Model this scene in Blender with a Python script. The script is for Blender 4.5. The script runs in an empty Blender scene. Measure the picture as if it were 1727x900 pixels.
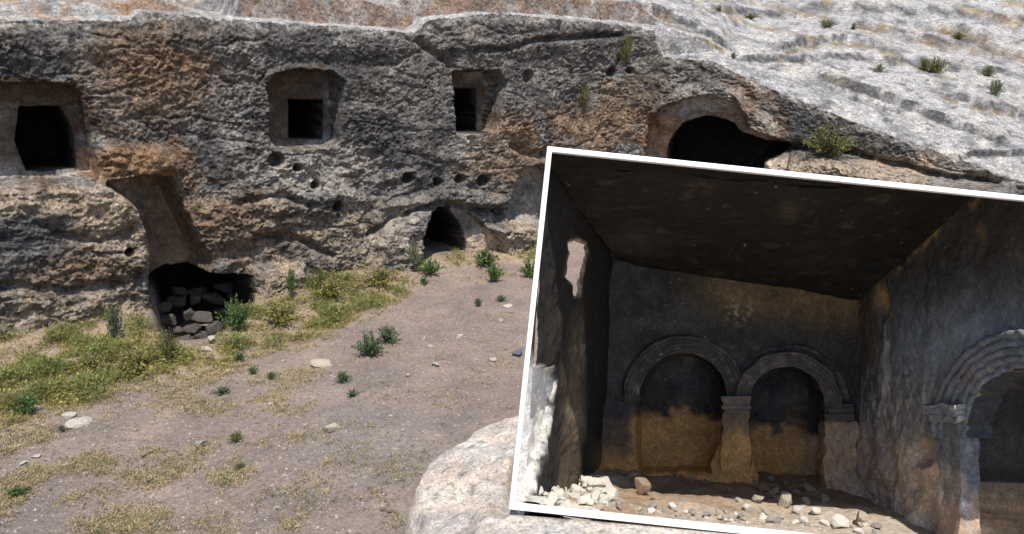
import bpy, math, random
import numpy as np
from mathutils import Vector, Matrix, Euler

# ------------------------------------------------------------------ camera
rad = math.radians
sc = bpy.context.scene
COL = sc.collection
F, CX, CY = 1305.0, 863.5, 450.0          # photograph: focal length in pixels, centre
PITCH, CAMH = rad(13.9), 3.26
cam_d = bpy.data.cameras.new('camera'); cam = bpy.data.objects.new('camera', cam_d); COL.objects.link(cam)
cam.location = (0, 0, CAMH); cam.rotation_euler = (math.pi/2 - PITCH, 0, 0)
cam_d.sensor_width = 36; cam_d.lens = F/1727*36; cam_d.clip_start = .05; cam_d.clip_end = 2000
sc.camera = cam
# ------------------------------------------------------------------ sky, sun, exposure
SUN = Vector((.05, -.42, .90)).normalized()
w = bpy.data.worlds.new('World'); sc.world = w; w.use_nodes = True
nt = w.node_tree; nt.nodes.clear()
sky = nt.nodes.new('ShaderNodeTexSky'); sky.sky_type = 'NISHITA'; sky.sun_disc = False
sky.sun_elevation = math.asin(SUN.z); sky.sun_rotation = math.atan2(SUN.x, SUN.y)
bg = nt.nodes.new('ShaderNodeBackground'); bg.inputs[1].default_value = .145
wo = nt.nodes.new('ShaderNodeOutputWorld')
nt.links.new(sky.outputs[0], bg.inputs[0]); nt.links.new(bg.outputs[0], wo.inputs[0])
sl = bpy.data.lights.new('sun', 'SUN'); sl.energy = 4.5; sl.angle = rad(.5); sl.color = (1, .955, .89)
so = bpy.data.objects.new('sun', sl); COL.objects.link(so); so.rotation_euler = SUN.to_track_quat('Z', 'Y').to_euler()
so.location = (4, -8, 25)
vs = sc.view_settings; vs.view_transform = 'Standard'; vs.look = 'None'; vs.gamma = 1; vs.exposure = .45; vs.use_curve_mapping = False
sc.cycles.max_bounces = 8

# ------------------------------------------------------------------ helpers
rng = np.random.default_rng(7); random.seed(7)
cp, sp = math.cos(PITCH), math.sin(PITCH)
FW = np.array([0, cp, -sp]); RT = np.array([1., 0, 0]); UP = np.array([0, sp, cp]); CAM = np.array([0, 0, CAMH])
def P(px, py, d):
    px, py, d = np.broadcast_arrays(np.asarray(px, float), np.asarray(py, float), np.asarray(d, float))
    return CAM + d[..., None]*(FW + ((px-CX)/F)[..., None]*RT - ((py-CY)/F)[..., None]*UP)
def proj(p):
    q = p - CAM; d = np.maximum(q@FW, .05)
    return CX + F*(q@RT)/d, CY - F*(q@UP)/d, d
def on_z(px, py, z=0.):
    v = FW + (px-CX)/F*RT - (py-CY)/F*UP
    return CAM + v*((z-CAMH)/v[2])
def sstep(a, b, x):
    t = np.clip((x-a)/(b-a), 0, 1); return t*t*(3-2*t)
_perm = np.random.default_rng(3).permutation(256).astype(np.int64); _perm = np.concatenate([_perm, _perm, _perm])
_g3 = np.random.default_rng(4).normal(size=(256, 3)); _g3 /= np.linalg.norm(_g3, axis=1)[:, None]
def perlin(p):
    i = np.floor(p).astype(np.int64); f = p - i; i &= 255
    u = f*f*f*(f*(f*6-15)+10); out = 0
    for dx in (0, 1):
        wx = u[:, 0] if dx else 1-u[:, 0]
        for dy in (0, 1):
            wy = u[:, 1] if dy else 1-u[:, 1]
            for dz in (0, 1):
                wz = u[:, 2] if dz else 1-u[:, 2]
                h = _perm[_perm[_perm[(i[:, 0]+dx) & 255] + ((i[:, 1]+dy) & 255)] + ((i[:, 2]+dz) & 255)]
                g = _g3[h & 255]
                out = out + wx*wy*wz*(g[:, 0]*(f[:, 0]-dx)+g[:, 1]*(f[:, 1]-dy)+g[:, 2]*(f[:, 2]-dz))
    return out*1.5
def fbm(p, o=4, l=2.03, g=.5):
    a, s, t = 1., 0., 0.
    for k in range(o):
        s = s + a*perlin(p); t += a; a *= g; p = p*l + 17.3
    return s/t
def ridged(p, o=3):
    a, s, t = 1., 0., 0.
    for k in range(o):
        s = s + a*(1-2*np.abs(perlin(p))); t += a; a *= .5; p = p*2.1 + 9.1
    return s/t
def poly_sdf(px, py, poly):
    poly = np.asarray(poly, float); d = np.full(px.shape, 1e9); ins = np.zeros(px.shape, bool)
    for k in range(len(poly)):
        a, b = poly[k], poly[(k+1) % len(poly)]
        e = b-a; wx, wy = px-a[0], py-a[1]
        t = np.clip((wx*e[0]+wy*e[1])/(e@e+1e-9), 0, 1)
        d = np.minimum(d, (wx-e[0]*t)**2+(wy-e[1]*t)**2)
        c = (a[1] > py) != (b[1] > py)
        with np.errstate(divide='ignore', invalid='ignore'):
            ins ^= c & (px < (b[0]-a[0])*(py-a[1])/(b[1]-a[1]+1e-12)+a[0])
    return np.where(ins, -1, 1)*np.sqrt(d)
def ell(px, py, cx, cy, rx, ry):
    return np.sqrt(((px-cx)/rx)**2+((py-cy)/ry)**2)
def mesh_np(name, v, f, smooth=True, col=None):
    m = bpy.data.meshes.new(name); v = np.asarray(v, np.float32); f = np.asarray(f, np.int32)
    k = f.shape[1]
    m.vertices.add(len(v)); m.vertices.foreach_set('co', v.ravel())
    m.loops.add(f.size); m.loops.foreach_set('vertex_index', f.ravel())
    m.polygons.add(len(f)); m.polygons.foreach_set('loop_start', np.arange(0, f.size, k, dtype=np.int32))
    m.polygons.foreach_set('loop_total', np.full(len(f), k, np.int32))
    m.polygons.foreach_set('use_smooth', np.full(len(f), smooth, bool))
    if col is not None:
        a = m.attributes.new('albedo', 'FLOAT_COLOR', 'POINT')
        c = np.ones((len(v), 4), np.float32); c[:, :3] = col; a.data.foreach_set('color', c.ravel())
    m.update(); m.validate(); return m
def obj(name, mesh, mat=None, parent=None, label=None, cat=None, group=None, kind=None):
    o = bpy.data.objects.new(name, mesh); COL.objects.link(o)
    if mat is not None and mesh is not None and not mesh.materials: mesh.materials.append(mat)
    if parent is not None: o.parent = parent
    if label: o['label'] = label
    if cat: o['category'] = cat
    if group: o['group'] = group
    if kind: o['kind'] = kind
    return o
def grid_faces(nr, nc):
    i = np.arange(nr*nc).reshape(nr, nc)
    return np.stack([i[:-1, :-1], i[:-1, 1:], i[1:, 1:], i[1:, :-1]], -1).reshape(-1, 4)
def sub_mesh(name, v, f, sel, col=None, smooth=True):
    g = f[sel]; u, inv = np.unique(g, return_inverse=True)
    return mesh_np(name, v[u], inv.reshape(g.shape), smooth, None if col is None else col[u])
def mixc(c, d, m):
    return c*(1-m[:, None]) + np.asarray(d)*m[:, None]

# ------------------------------------------------------------------ materials
def new_mat(name):
    m = bpy.data.materials.new(name); m.use_nodes = True; t = m.node_tree
    return m, t, t.nodes['Principled BSDF']
def N(t, typ, **kw):
    n = t.nodes.new(typ)
    for k, v in kw.items():
        if k.startswith('i_'): n.inputs[k[2:].replace('_', ' ')].default_value = v
        else: setattr(n, k, v)
    return n
def ramp(t, src, stops):
    r = t.nodes.new('ShaderNodeValToRGB'); e = r.color_ramp.elements
    while len(e) < len(stops): e.new(.5)
    for q, (p_, c) in zip(e, stops): q.position = p_; q.color = (*c, 1) if len(c) == 3 else c
    t.links.new(src, r.inputs[0]); return r
def mixn(t, a, b, fac, mode='MULTIPLY'):
    m = t.nodes.new('ShaderNodeMix'); m.data_type = 'RGBA'; m.blend_type = mode; m.clamp_factor = True
    for s_, i in ((a, 6), (b, 7), (fac, 0)):
        if hasattr(s_, 'is_output'): t.links.new(s_, m.inputs[i])
        elif i == 0: m.inputs[0].default_value = s_
        else: m.inputs[i].default_value = (*s_, 1)
    return m.outputs[2]
def bump(t, bsdf, hs, strength=.6, dist=.02):
    prev = None
    for h, d in hs:
        b = N(t, 'ShaderNodeBump'); b.inputs['Strength'].default_value = strength; b.inputs['Distance'].default_value = d
        t.links.new(h, b.inputs['Height'])
        if prev is not None: t.links.new(prev.outputs[0], b.inputs['Normal'])
        prev = b
    t.links.new(prev.outputs[0], bsdf.inputs['Normal'])
def noise(t, scale, detail=6, rough=.6, vec=None, dist=0):
    n = N(t, 'ShaderNodeTexNoise'); n.inputs['Scale'].default_value = scale; n.inputs['Detail'].default_value = detail
    n.inputs['Roughness'].default_value = rough; n.inputs['Distortion'].default_value = dist
    if vec is not None: t.links.new(vec, n.inputs['Vector'])
    return n
def rock_mat(name, lichen=.75, speck=.5, fscale=1., bstr=.7, base=None, bdist=.03, pits=False):
    m, t, b = new_mat(name)
    tc = N(t, 'ShaderNodeTexCoord').outputs['Object']
    if base is None:
        at = N(t, 'ShaderNodeAttribute', attribute_name='albedo').outputs['Color']
    else:
        n0 = noise(t, 3*fscale, 4, .6, tc)
        at = ramp(t, n0.outputs[0], [(.3, tuple(x*.72 for x in base)), (.7, tuple(min(1, x*1.22) for x in base))]).outputs[0]
    n1 = noise(t, 7*fscale, 8, .72, tc, .6); n2 = noise(t, 34*fscale, 6, .7, tc); n3 = noise(t, 2.2*fscale, 5, .6, tc)
    r1 = ramp(t, n1.outputs[0], [(.40, (1-lichen,)*3), (.52, (.85, .85, .85)), (.66, (1.25, 1.23, 1.2))])
    c = mixn(t, at, r1.outputs[0], 1.)
    r2 = ramp(t, n2.outputs[0], [(.36, (1-speck,)*3), (.5, (1, 1, 1)), (.68, (1.35, 1.33, 1.3))])
    c = mixn(t, c, r2.outputs[0], 1.)
    r3 = ramp(t, n3.outputs[0], [(.3, (.8, .82, .86)), (.7, (1.15, 1.1, 1.02))])
    c = mixn(t, c, r3.outputs[0], 1.)
    t.links.new(c, b.inputs['Base Color']); b.inputs['Roughness'].default_value = .95
    b.inputs['Specular IOR Level'].default_value = .15
    n4 = noise(t, 22*fscale, 8, .75, tc); n5 = noise(t, 75*fscale, 4, .7, tc)
    hs = [(n4.outputs[0], bdist), (n5.outputs[0], bdist*.3)]
    if pits:
        vo = N(t, 'ShaderNodeTexVoronoi', feature='SMOOTH_F1'); vo.inputs['Scale'].default_value = 15*fscale; vo.inputs['Randomness'].default_value = 1
        dv = N(t, 'ShaderNodeVectorMath', operation='MULTIPLY_ADD'); t.links.new(n1.outputs[1], dv.inputs[0]); dv.inputs[1].default_value = (.12,)*3; t.links.new(tc, dv.inputs[2])
        t.links.new(dv.outputs[0], vo.inputs['Vector'])
        hs.append((ramp(t, vo.outputs['Distance'], [(.1, (0, 0, 0)), (.5, (1, 1, 1))]).outputs[0], bdist*.7))
    bump(t, b, hs, bstr)
    return m
M_cliff = rock_mat('weathered_limestone', .66, .6, 1.25, .85, bdist=.05, pits=True)
M_hill = rock_mat('pale_limestone', .45, .5, .9, .8, bdist=.07, pits=True)
M_carved = rock_mat('carved_limestone', .45, .35, 1.2, .5)
M_stone = [rock_mat('stone_'+k, .3, .3, 3, .6, base=c, bdist=.01) for k, c in
           (('cream', (.46, .40, .33)), ('grey', (.34, .32, .30)), ('tan', (.38, .28, .2)), ('slate', (.13, .14, .17)), ('white', (.72, .68, .61)), ('shaded', (.10, .09, .082)), ('pale', (.47, .435, .385)))]
M_soot = rock_mat('sooty_plaster', .3, .35, 2.4, .35, bdist=.012)

def soil_mat():
    m, t, b = new_mat('dry_soil'); tc = N(t, 'ShaderNodeTexCoord').outputs['Object']
    at = N(t, 'ShaderNodeAttribute', attribute_name='albedo').outputs['Color']
    n1 = noise(t, 1.5, 6, .65, tc); n2 = noise(t, 26, 8, .75, tc); n3 = noise(t, 90, 3, .7, tc)
    c = mixn(t, at, ramp(t, n1.outputs[0], [(.3, (.78, .78, .8)), (.7, (1.2, 1.17, 1.12))]).outputs[0], 1.)
    c = mixn(t, c, ramp(t, n2.outputs[0], [(.33, (.62, .6, .58)), (.5, (1, 1, 1)), (.7, (1.4, 1.36, 1.3))]).outputs[0], 1.)
    vo = N(t, 'ShaderNodeTexVoronoi'); vo.inputs['Scale'].default_value = 38; t.links.new(tc, vo.inputs['Vector'])
    peb = ramp(t, vo.outputs['Distance'], [(.10, (1, 1, 1)), (.2, (0, 0, 0))])
    sel = ramp(t, vo.outputs['Color'], [(.86, (0, 0, 0)), (.9, (1, 1, 1))])
    pm = mixn(t, peb.outputs[0], sel.outputs[0], 1.)
    c = mixn(t, c, (.38, .34, .305), pm, 'MIX')
    t.links.new(c, b.inputs['Base Color']); b.inputs['Roughness'].default_value = .97; b.inputs['Specular IOR Level'].default_value = .1
    bump(t, b, [(n2.outputs[0], .03), (n3.outputs[0], .012), (pm, .01)], .8)
    return m
M_soil = soil_mat()
def leaf_mat(name, attr=True, base=(.1, .12, .03)):
    m, t, b = new_mat(name)
    tc = N(t, 'ShaderNodeTexCoord').outputs['Object']; n = noise(t, 9, 4, .6, tc)
    r = ramp(t, n.outputs[0], [(.3, (.7, .75, .7)), (.7, (1.25, 1.2, 1.1))])
    if attr: a = N(t, 'ShaderNodeAttribute', attribute_name='albedo').outputs['Color']
    else: a = base
    c = mixn(t, a, r.outputs[0], 1.)
    t.links.new(c, b.inputs['Base Color']); b.inputs['Roughness'].default_value = .7; b.inputs['Specular IOR Level'].default_value = .25
    tr = N(t, 'ShaderNodeBsdfTranslucent'); t.links.new(c, tr.inputs[0])
    ms = N(t, 'ShaderNodeMixShader'); ms.inputs[0].default_value = .3
    out = t.nodes['Material Output']; t.links.new(b.outputs[0], ms.inputs[1]); t.links.new(tr.outputs[0], ms.inputs[2]); t.links.new(ms.outputs[0], out.inputs[0])
    return m
M_leaf = leaf_mat('leaves'); M_grass = leaf_mat('grass_blades')
def plain(name, c, rough=.6):
    m, t, b = new_mat(name); tc = N(t, 'ShaderNodeTexCoord').outputs['Object']; n = noise(t, 12, 4, .6, tc)
    r = ramp(t, n.outputs[0], [(.3, tuple(x*.93 for x in c)), (.7, tuple(min(1, x*1.05) for x in c))])
    t.links.new(r.outputs[0], b.inputs['Base Color']); b.inputs['Roughness'].default_value = rough; return m
M_white = plain('white_paint', (.85, .85, .84), .5)
M_twig = plain('dry_twig', (.16, .12, .08), .9)

# ------------------------------------------------------------------ cliff and hillside (one continuous rock surface)
k73 = .733
ctrl = np.array([[-13., 9.4+k73*(-13+6.55)], [-6.55, 9.4], [-.14, 14.1], [2.5, 16.0], [5.2, 15.2], [8.5, 13.4], [11.5, 12.4], [19, 12.0]])
seg = np.r_[0, np.cumsum(np.linalg.norm(np.diff(ctrl, axis=0), axis=1))]
su = np.arange(0, seg[-1], .02)
cx_, cy_ = np.interp(su, seg, ctrl[:, 0]), np.interp(su, seg, ctrl[:, 1])
ker = np.hanning(91); ker /= ker.sum()
def smo(a): return np.convolve(np.pad(a, 45, mode='reflect', reflect_type='odd'), ker, 'valid')
cx_, cy_ = smo(cx_), smo(cy_)
tx, ty = np.gradient(cx_), np.gradient(cy_); L = np.hypot(tx, ty); tx /= L; ty /= L
nx_, ny_ = ty, -tx                       # outward (towards the viewer)
pxu = CX + F*cx_/(cy_*cp + .3*sp)
good = (pxu > -140) & (pxu < 1960) & np.r_[True, np.diff(np.maximum.accumulate(pxu)) > 0]
cols = np.arange(-110, 1900, 1.6)
su_c = np.interp(cols, pxu[good], su[good])
lx, ly = np.interp(su_c, su, cx_), np.interp(su_c, su, cy_)
nx, ny = np.interp(su_c, su, nx_), np.interp(su_c, su, ny_)
top_px = np.array([[-200, 36], [236, 36], [248, 25], [340, 30], [500, 42], [660, 54], [700, 58], [722, 36], [820, 25], [950, 34], [1070, 46], [1098, 52],
                   [1116, 97], [1200, 104], [1262, 135], [1400, 190], [1550, 243], [1680, 288], [1740, 305], [1900, 330]], float)
ypt = np.interp(cols, top_px[:, 0], top_px[:, 1]) + 2.2*fbm(np.c_[cols*.03, cols*0, cols*0], 4)
dcol = ly*cp + .3*sp
elev = np.arctan2(CY-ypt, F) - PITCH
ztop = CAMH + np.tan(elev)*ly/np.cos(np.arctan2(lx*0, ly))
nc = len(cols); NR = 330; NH = 190
vv = np.linspace(0, 1, NR)
Zc = -.95 + vv[:, None]*(ztop[None]+.95)
Xc = np.broadcast_to(lx, (NR, nc)); Yc = np.broadcast_to(ly, (NR, nc))
base_pts = np.stack([Xc, Yc, Zc], -1)
# hill rows
rr = np.r_[np.linspace(.012, .85, 62), .85+90*(np.arange(1, NH-61)/(NH-62))**2.2]
hx, hy = -nx*.75, -ny*.75+.25
fan = sstep(950, 1350, cols); hx = hx*(1-fan)+fan*((cols-CX)/F*1.25); hy = hy*(1-fan)+fan
hl = np.hypot(hx, hy); hx, hy = hx/hl, hy/hl
Xh = lx[None]+rr[:, None]*hx[None]; Yh = ly[None]+rr[:, None]*hy[None]
g = np.interp(cols, [-100, 600, 1050, 1150, 1400, 1700, 1900], [.17, .17, .19, .26, .27, .25, .23])
colg = np.broadcast_to(cols, (NH, nc)); R2 = np.broadcast_to(rr[:, None], (NH, nc))
Wp = np.stack([Xh, Yh, 0*Xh], -1).reshape(-1, 3)
SRp = np.stack([np.broadcast_to(su_c, (NH, nc)), np.broadcast_to(rr[:, None], (NH, nc)), 0*Xh], -1).reshape(-1, 3)
warp = fbm(SRp*np.array([.13, .22, 1]), 4).reshape(NH, nc)
wf = fbm(Wp*np.array([.5, .9, 1])+5, 4).reshape(NH, nc)
ramp_h = g[None]*R2*(1+.25*warp)
h_t = .55; q = ramp_h/h_t + 1.3*warp + .30*wf
fr = q-np.floor(q); stepq = np.floor(q) + sstep(.80, .97, fr)
amt = np.where(colg > 1080, .12, .40)*sstep(.15, 1.2, R2)
dz = (stepq-q)*h_t*amt
# cut bench wall above the long facade and the upper layer beside the cave wall
wallmask = sstep(415, 440, colg)*(1-sstep(1075, 1110, colg))
ledge_r = .55+.12*np.sin(colg*.013)
ledge_r = ledge_r + .16*wf
dz = dz + wallmask*(.40+.12*warp)*sstep(ledge_r, ledge_r+.14, R2)
dz = dz + (1-sstep(1090, 1250, colg))*sstep(1095, 1118, colg)*.52*sstep(.12+(colg-1110)*.006, .30+(colg-1110)*.007, R2)
hp0 = np.stack([Xh, Yh, ztop[None]+ramp_h+dz], -1).reshape(-1, 3)
hpx, hpy, hdd = (q.reshape(NH, nc) for q in proj(hp0))
face_m = np.zeros((NH, nc)); brown_m = np.zeros((NH, nc)); hw = 7*wf + 5*warp
for line, hh, up_px in [([(1385, 132), (1420, 145), (1490, 166), (1580, 203), (1700, 252)], .26, 60), ([(1250, 103), (1400, 104), (1560, 114), (1760, 134)], .16, 50), ([(1310, 92), (1360, 78), (1440, 76), (1510, 96)], .22, 40),
                        ([(1545, 56), (1600, 58), (1670, 72)], .26, 40), ([(1085, 12), (1130, 30), (1190, 62), (1232, 86)], .24, 40), ([(1440, 52), (1600, 78), (1760, 104)], .18, 40), ([(1190, 18), (1290, 30), (1330, 34)], .2, 25),
                        ([(1580, 160), (1660, 185), (1760, 200)], .18, 40), ([(1340, 20), (1460, 22), (1620, 36), (1760, 40)], .25, 30), ([(1560, 300), (1640, 262), (1760, 262)], .15, 30)]:
    la = np.array(line, float); yl = np.interp(hpx, la[:, 0], la[:, 1]) + hw
    on = sstep(la[0, 0]-18, la[0, 0]+18, hpx)*(1-sstep(la[-1, 0]-18, la[-1, 0]+18, hpx))
    du = yl-hpy
    dz = dz + on*hh*.55*sstep(-1.5, 1.5, du)*np.exp(-np.clip(du, 0, None)/up_px)
    face_m = np.maximum(face_m, on*sstep(-5, -1, du)*(1-sstep(1, 4, du)))
    if up_px == 40: brown_m = np.maximum(brown_m, on*sstep(-16, -8, du)*(1-sstep(-7, -3, du)))
rid = 0*sstep(1330, 1420, colg)*(1-sstep(1690, 1760, colg))
dz = dz + rid*.30*(sstep(.9, 1.25, R2) - sstep(1.9, 4, R2)*.8)
dz = dz + .08*wf*sstep(.1, 1., R2) + .4*warp*sstep(4, 20, R2)
Zh = ztop[None] + ramp_h + dz
hill_pts = np.stack([Xh, Yh, Zh], -1)
pts = np.concatenate([base_pts, hill_pts], 0).reshape(-1, 3)
nrow = NR+NH
isH = np.repeat(np.r_[np.zeros(NR), np.ones(NH)], nc)
px, py, dep = proj(pts)
nrm = np.stack([np.broadcast_to(nx, (nrow, nc)), np.broadcast_to(ny, (nrow, nc)), np.zeros((nrow, nc))], -1).reshape(-1, 3)
row = np.repeat(np.arange(nrow), nc)
dtop = np.where(isH > 0, 0, np.broadcast_to(ztop, (nrow, nc)).ravel()-pts[:, 2])
rback = np.where(isH > 0, np.r_[np.zeros(NR*nc), R2.ravel()], 0)
upb = np.where(isH > 0, .55+.45*sstep(0, .3, rback), .55*(1-sstep(0, .16, dtop)))
nrm = nrm*(1-upb[:, None]) + np.array([0, 0, 1.])*upb[:, None]
nrm /= np.linalg.norm(nrm, axis=1)[:, None]
# --- noise relief
AN = np.array([1., 1., 1.3])
n_big = fbm(pts/1.5*np.array([1, 1, 1.5]), 3)
n_mid = ridged(pts/.62*AN+3.1, 3)
n_lum = fbm(pts/.30*AN+7.7, 3)
n_sml = ridged(pts/.19*AN+1.3, 3)
n_fin = -np.abs(perlin(pts/.085*AN))*2.2+.8*perlin(pts/.05)+.6
wob = fbm(pts/.25+40, 3)
isC = 1-isH
low = sstep(190, 330, py)*isC
rgh = .55+.75*sstep(-.25, .3, fbm(pts/.8+130, 3))
n_pit = -np.abs(perlin(pts/.052*AN+3))*2+.7
crk = -sstep(.055, .0, np.abs(fbm(pts*np.array([.55, .55, 1.5])+77, 4)))
D = isC*(.035*crk + .10*n_big + (.038+.07*low)*n_mid + (.032+.035*low)*n_lum + rgh*(.022*n_sml + .020*n_fin + .020*n_pit))
hd = np.clip(dep/12, 1, 4)
D = D + isH*(.022*n_lum*hd**.5 + .020*n_mid*hd + .014*n_sml + .014*n_fin)
D = D*np.where(isH > 0, 1, .75+.25*sstep(0, .3, dtop))
alb = np.zeros((len(pts), 3))
# --- bulges and benches
def B(poly, h, wpx, wobpx=10):
    global D
    s_ = poly_sdf(px, py, poly)+wob*wobpx
    m_ = sstep(wpx, -wpx, s_)*isC; D = D + h*m_; return m_
blk = B([(-200, 318), (150, 306), (215, 300), (243, 330), (248, 420), (246, 640), (-200, 660)], .30, 14, 6)
B([(420, 452), (500, 440), (520, 470), (515, 520), (425, 520)], .40, 10)
B([(800, 385), (850, 372), (925, 366), (925, 450), (800, 450)], .42, 9)
B([(640, 380), (690, 350), (722, 352), (705, 400), (697, 460), (620, 460)], .25, 9)
B([(330, 350), (430, 330), (560, 300), (600, 330), (480, 370), (360, 420)], .12, 25)
B([(150, 245), (270, 250), (300, 285), (240, 300), (165, 295)], .16, 12)
B([(1290, 262), (1420, 262), (1560, 296), (1700, 318), (1720, 420), (1250, 420)], .75, 16)
B([(1240, 160), (1272, 180), (1300, 205), (1318, 232), (1290, 236), (1262, 222)], .30, 9)
B([(1100, 188), (1140, 150), (1190, 140), (1250, 152), (1262, 175), (1235, 195), (1170, 190), (1120, 222)], .22, 8)
B([(446, 126), (470, 112), (520, 108), (568, 118), (588, 140), (580, 165), (572, 132), (455, 132)], .09, 5, 4)
B([(660, 345), (720, 322), (760, 312), (840, 330), (850, 350), (760, 338), (720, 345)], .14, 6, 5)
B([(-200, 60), (240, 50), (420, 52), (680, 72), (720, 66), (1080, 62), (1090, 84), (-200, 100)], .05, 14, 14)
def groove(line, wid, dpt):
    global D
    line = np.asarray(line, float); d = np.full(px.shape, 1e9)
    for a, b in zip(line[:-1], line[1:]):
        e = b-a; t = np.clip(((px-a[0])*e[0]+(py-a[1])*e[1])/(e@e), 0, 1)
        d = np.minimum(d, np.hypot(px-a[0]-e[0]*t, py-a[1]-e[1]*t))
    D = D - dpt*np.exp(-((d+wob*4)/wid)**2)*isC
groove([(620, 395), (665, 365), (712, 346), (738, 338)], 4.5, .22)
groove([(752, 342), (800, 352), (850, 356)], 5, .2)
groove([(800, 84), (860, 80), (905, 66), (1050, 58)], 4.5, .16)
groove([(395, 340), (470, 325), (520, 345)], 6, .16); groove([(430, 395), (500, 400), (560, 430)], 6, .14)
groove([(90, 385), (160, 400), (215, 380)], 6, .14); groove([(0, 470), (110, 480), (200, 470)], 8, .12)
groove([(870, 245), (900, 262), (925, 258)], 8, .18); groove([(690, 60), (730, 85), (760, 108)], 6, .14)
groove([(1035, 125), (1050, 90), (1062, 70)], 6, .12)
groove([(1310, 246), (1400, 252), (1500, 275), (1600, 300), (1680, 306)], 7, .4)
# --- carved openings: (name, polygon, depth, edge px, wobble px, relief kept inside)
OPEN = []; FULL = {}
def carve(name, poly, depth, wpx=1.6, wobpx=2.5, keep=.25, label=None, tilt=0.):
    global D
    bx = np.asarray(poly); b0, b1 = bx.min(0)-40, bx.max(0)+40
    i = np.where((px > b0[0]) & (px < b1[0]) & (py > b0[1]) & (py < b1[1]) & (isC > 0))[0]
    s_ = poly_sdf(px[i], py[i], poly) + wob[i]*wobpx
    m_ = sstep(wpx, -wpx, s_)
    dd = depth + tilt*(py[i]-bx[:, 1].max())
    D[i] = D[i]*(1-m_*(1-keep)) - dd*m_
    full = np.zeros(len(px)); full[i] = m_
    dk = np.zeros(len(px)); dk[i] = sstep(4.5, 1.5, s_)
    if name:
        OPEN.append((name, full > .5, label)); FULL[label or name+str(id(OPEN[-1][1]))] = dk
    return full
def rect(x0, y0, x1, y1): return [(x0, y0), (x1, y0), (x1, y1), (x0, y1)]
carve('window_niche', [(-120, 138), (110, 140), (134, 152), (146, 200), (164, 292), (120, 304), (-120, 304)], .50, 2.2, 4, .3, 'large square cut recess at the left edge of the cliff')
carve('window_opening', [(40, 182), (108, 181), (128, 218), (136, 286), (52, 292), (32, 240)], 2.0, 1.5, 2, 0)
carve('window_niche', [(452, 140), (462, 124), (500, 116), (556, 120), (574, 136), (574, 236), (560, 246), (470, 250), (456, 236)], .48, 2.0, 3, .3, 'square cut recess under a rounded brow')
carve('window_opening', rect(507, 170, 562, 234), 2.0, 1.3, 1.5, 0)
carve('window_niche', [(762, 120), (842, 118), (852, 140), (846, 180), (836, 222), (768, 224)], .55, 1.8, 3, .3, 'square cut recess with a broken right edge')
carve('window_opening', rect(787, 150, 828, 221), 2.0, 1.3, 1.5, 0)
shaft = carve('stair_recess', [(178, 306), (238, 296), (286, 300), (312, 360), (352, 442), (340, 470), (300, 470), (250, 500), (248, 400), (228, 345)], .80, 6, 3, .15, 'smooth sloping cut shaft above the low cave mouth')
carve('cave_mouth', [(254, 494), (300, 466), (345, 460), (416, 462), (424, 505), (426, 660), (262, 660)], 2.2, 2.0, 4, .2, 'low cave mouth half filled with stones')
carve('alcove', [(852, 372), (862, 320), (884, 285), (912, 278), (940, 300), (940, 380)], .45, 5, 4, .25, 'shallow hollow worn beside the arched doorway')
carve('doorway_jamb', [(735, 352), (780, 350), (808, 372), (832, 405), (834, 440), (700, 445), (712, 392)], .16, 3, 3, .3)
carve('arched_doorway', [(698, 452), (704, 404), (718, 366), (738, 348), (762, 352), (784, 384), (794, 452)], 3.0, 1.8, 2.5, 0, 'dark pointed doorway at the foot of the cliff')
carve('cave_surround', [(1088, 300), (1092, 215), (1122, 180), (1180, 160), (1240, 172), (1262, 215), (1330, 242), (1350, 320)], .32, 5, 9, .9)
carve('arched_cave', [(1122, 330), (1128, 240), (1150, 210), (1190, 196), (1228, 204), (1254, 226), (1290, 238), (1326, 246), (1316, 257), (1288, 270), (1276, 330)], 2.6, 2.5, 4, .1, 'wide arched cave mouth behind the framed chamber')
for (hx0, hy0, rx0, ry0) in [(891, 128, 9, 11), (686, 299, 10, 9), (737, 306, 9, 7.5), (774, 301, 9, 7), (530, 310, 8, 7), (498, 281, 7, 6), (566, 345, 9, 9),
                            (812, 303, 12, 9), (210, 417, 7, 6), (463, 268, 14, 12), (1030, 120, 7, 7), (1062, 118, 6, 5), (1100, 300, 5, 5)]:
    a = np.linspace(0, 2*np.pi, 12, endpoint=False)
    carve('beam_hole', np.c_[hx0+rx0*np.cos(a), hy0+ry0*np.sin(a)], .22, 2, 1.5, .2)
final = pts + nrm*D[:, None]
# scales: sag the relief downwards for small overhangs
final[:, 2] -= isC*np.clip(n_sml+.4*n_lum, -.6, 1)*.014
final[:, 2] -= sstep(-1, -6, ell(px, py, 0, 0, 1, 1))*0
# --- albedo of the rock, with shade painted into the openings
gray = np.array([.225, .205, .188]); dark = np.array([.075, .075, .08]); tan = np.array([.325, .225, .15]); pale = np.array([.50, .455, .40]); cream = np.array([.50, .40, .30])
nA = fbm(pts/.9+20, 4); nB = fbm(pts/.35+60, 4); nC = fbm(pts*np.array([1, 1, 1.6])/.5+90, 4)
c = np.tile(gray, (len(pts), 1))
c = mixc(c, dark, sstep(-.1, .25, nA+.5*nC)*.65)
c = mixc(c, np.array([.36, .335, .31]), sstep(.05, .4, nB)*.65)
def patch(cx0, cy0, rx0, ry0, colr, a=1., soft=.6):
    global c
    e = ell(px, py, cx0, cy0, rx0, ry0) + .55*nB+.5*nC
    c = mixc(c, colr, sstep(1+soft*.5, 1-soft, e)*a*isC)
org = np.array([.36, .22, .125])
patch(250, 125, 120, 85, tan, .8); patch(290, 110, 70, 40, org, .55); patch(215, 270, 95, 42, org, .9); patch(280, 300, 60, 60, org, .5)
patch(370, 380, 130, 80, tan, .75); patch(600, 400, 120, 60, cream, .55); patch(520, 290, 110, 50, pale, .75); patch(870, 220, 50, 40, tan, .8)
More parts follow.
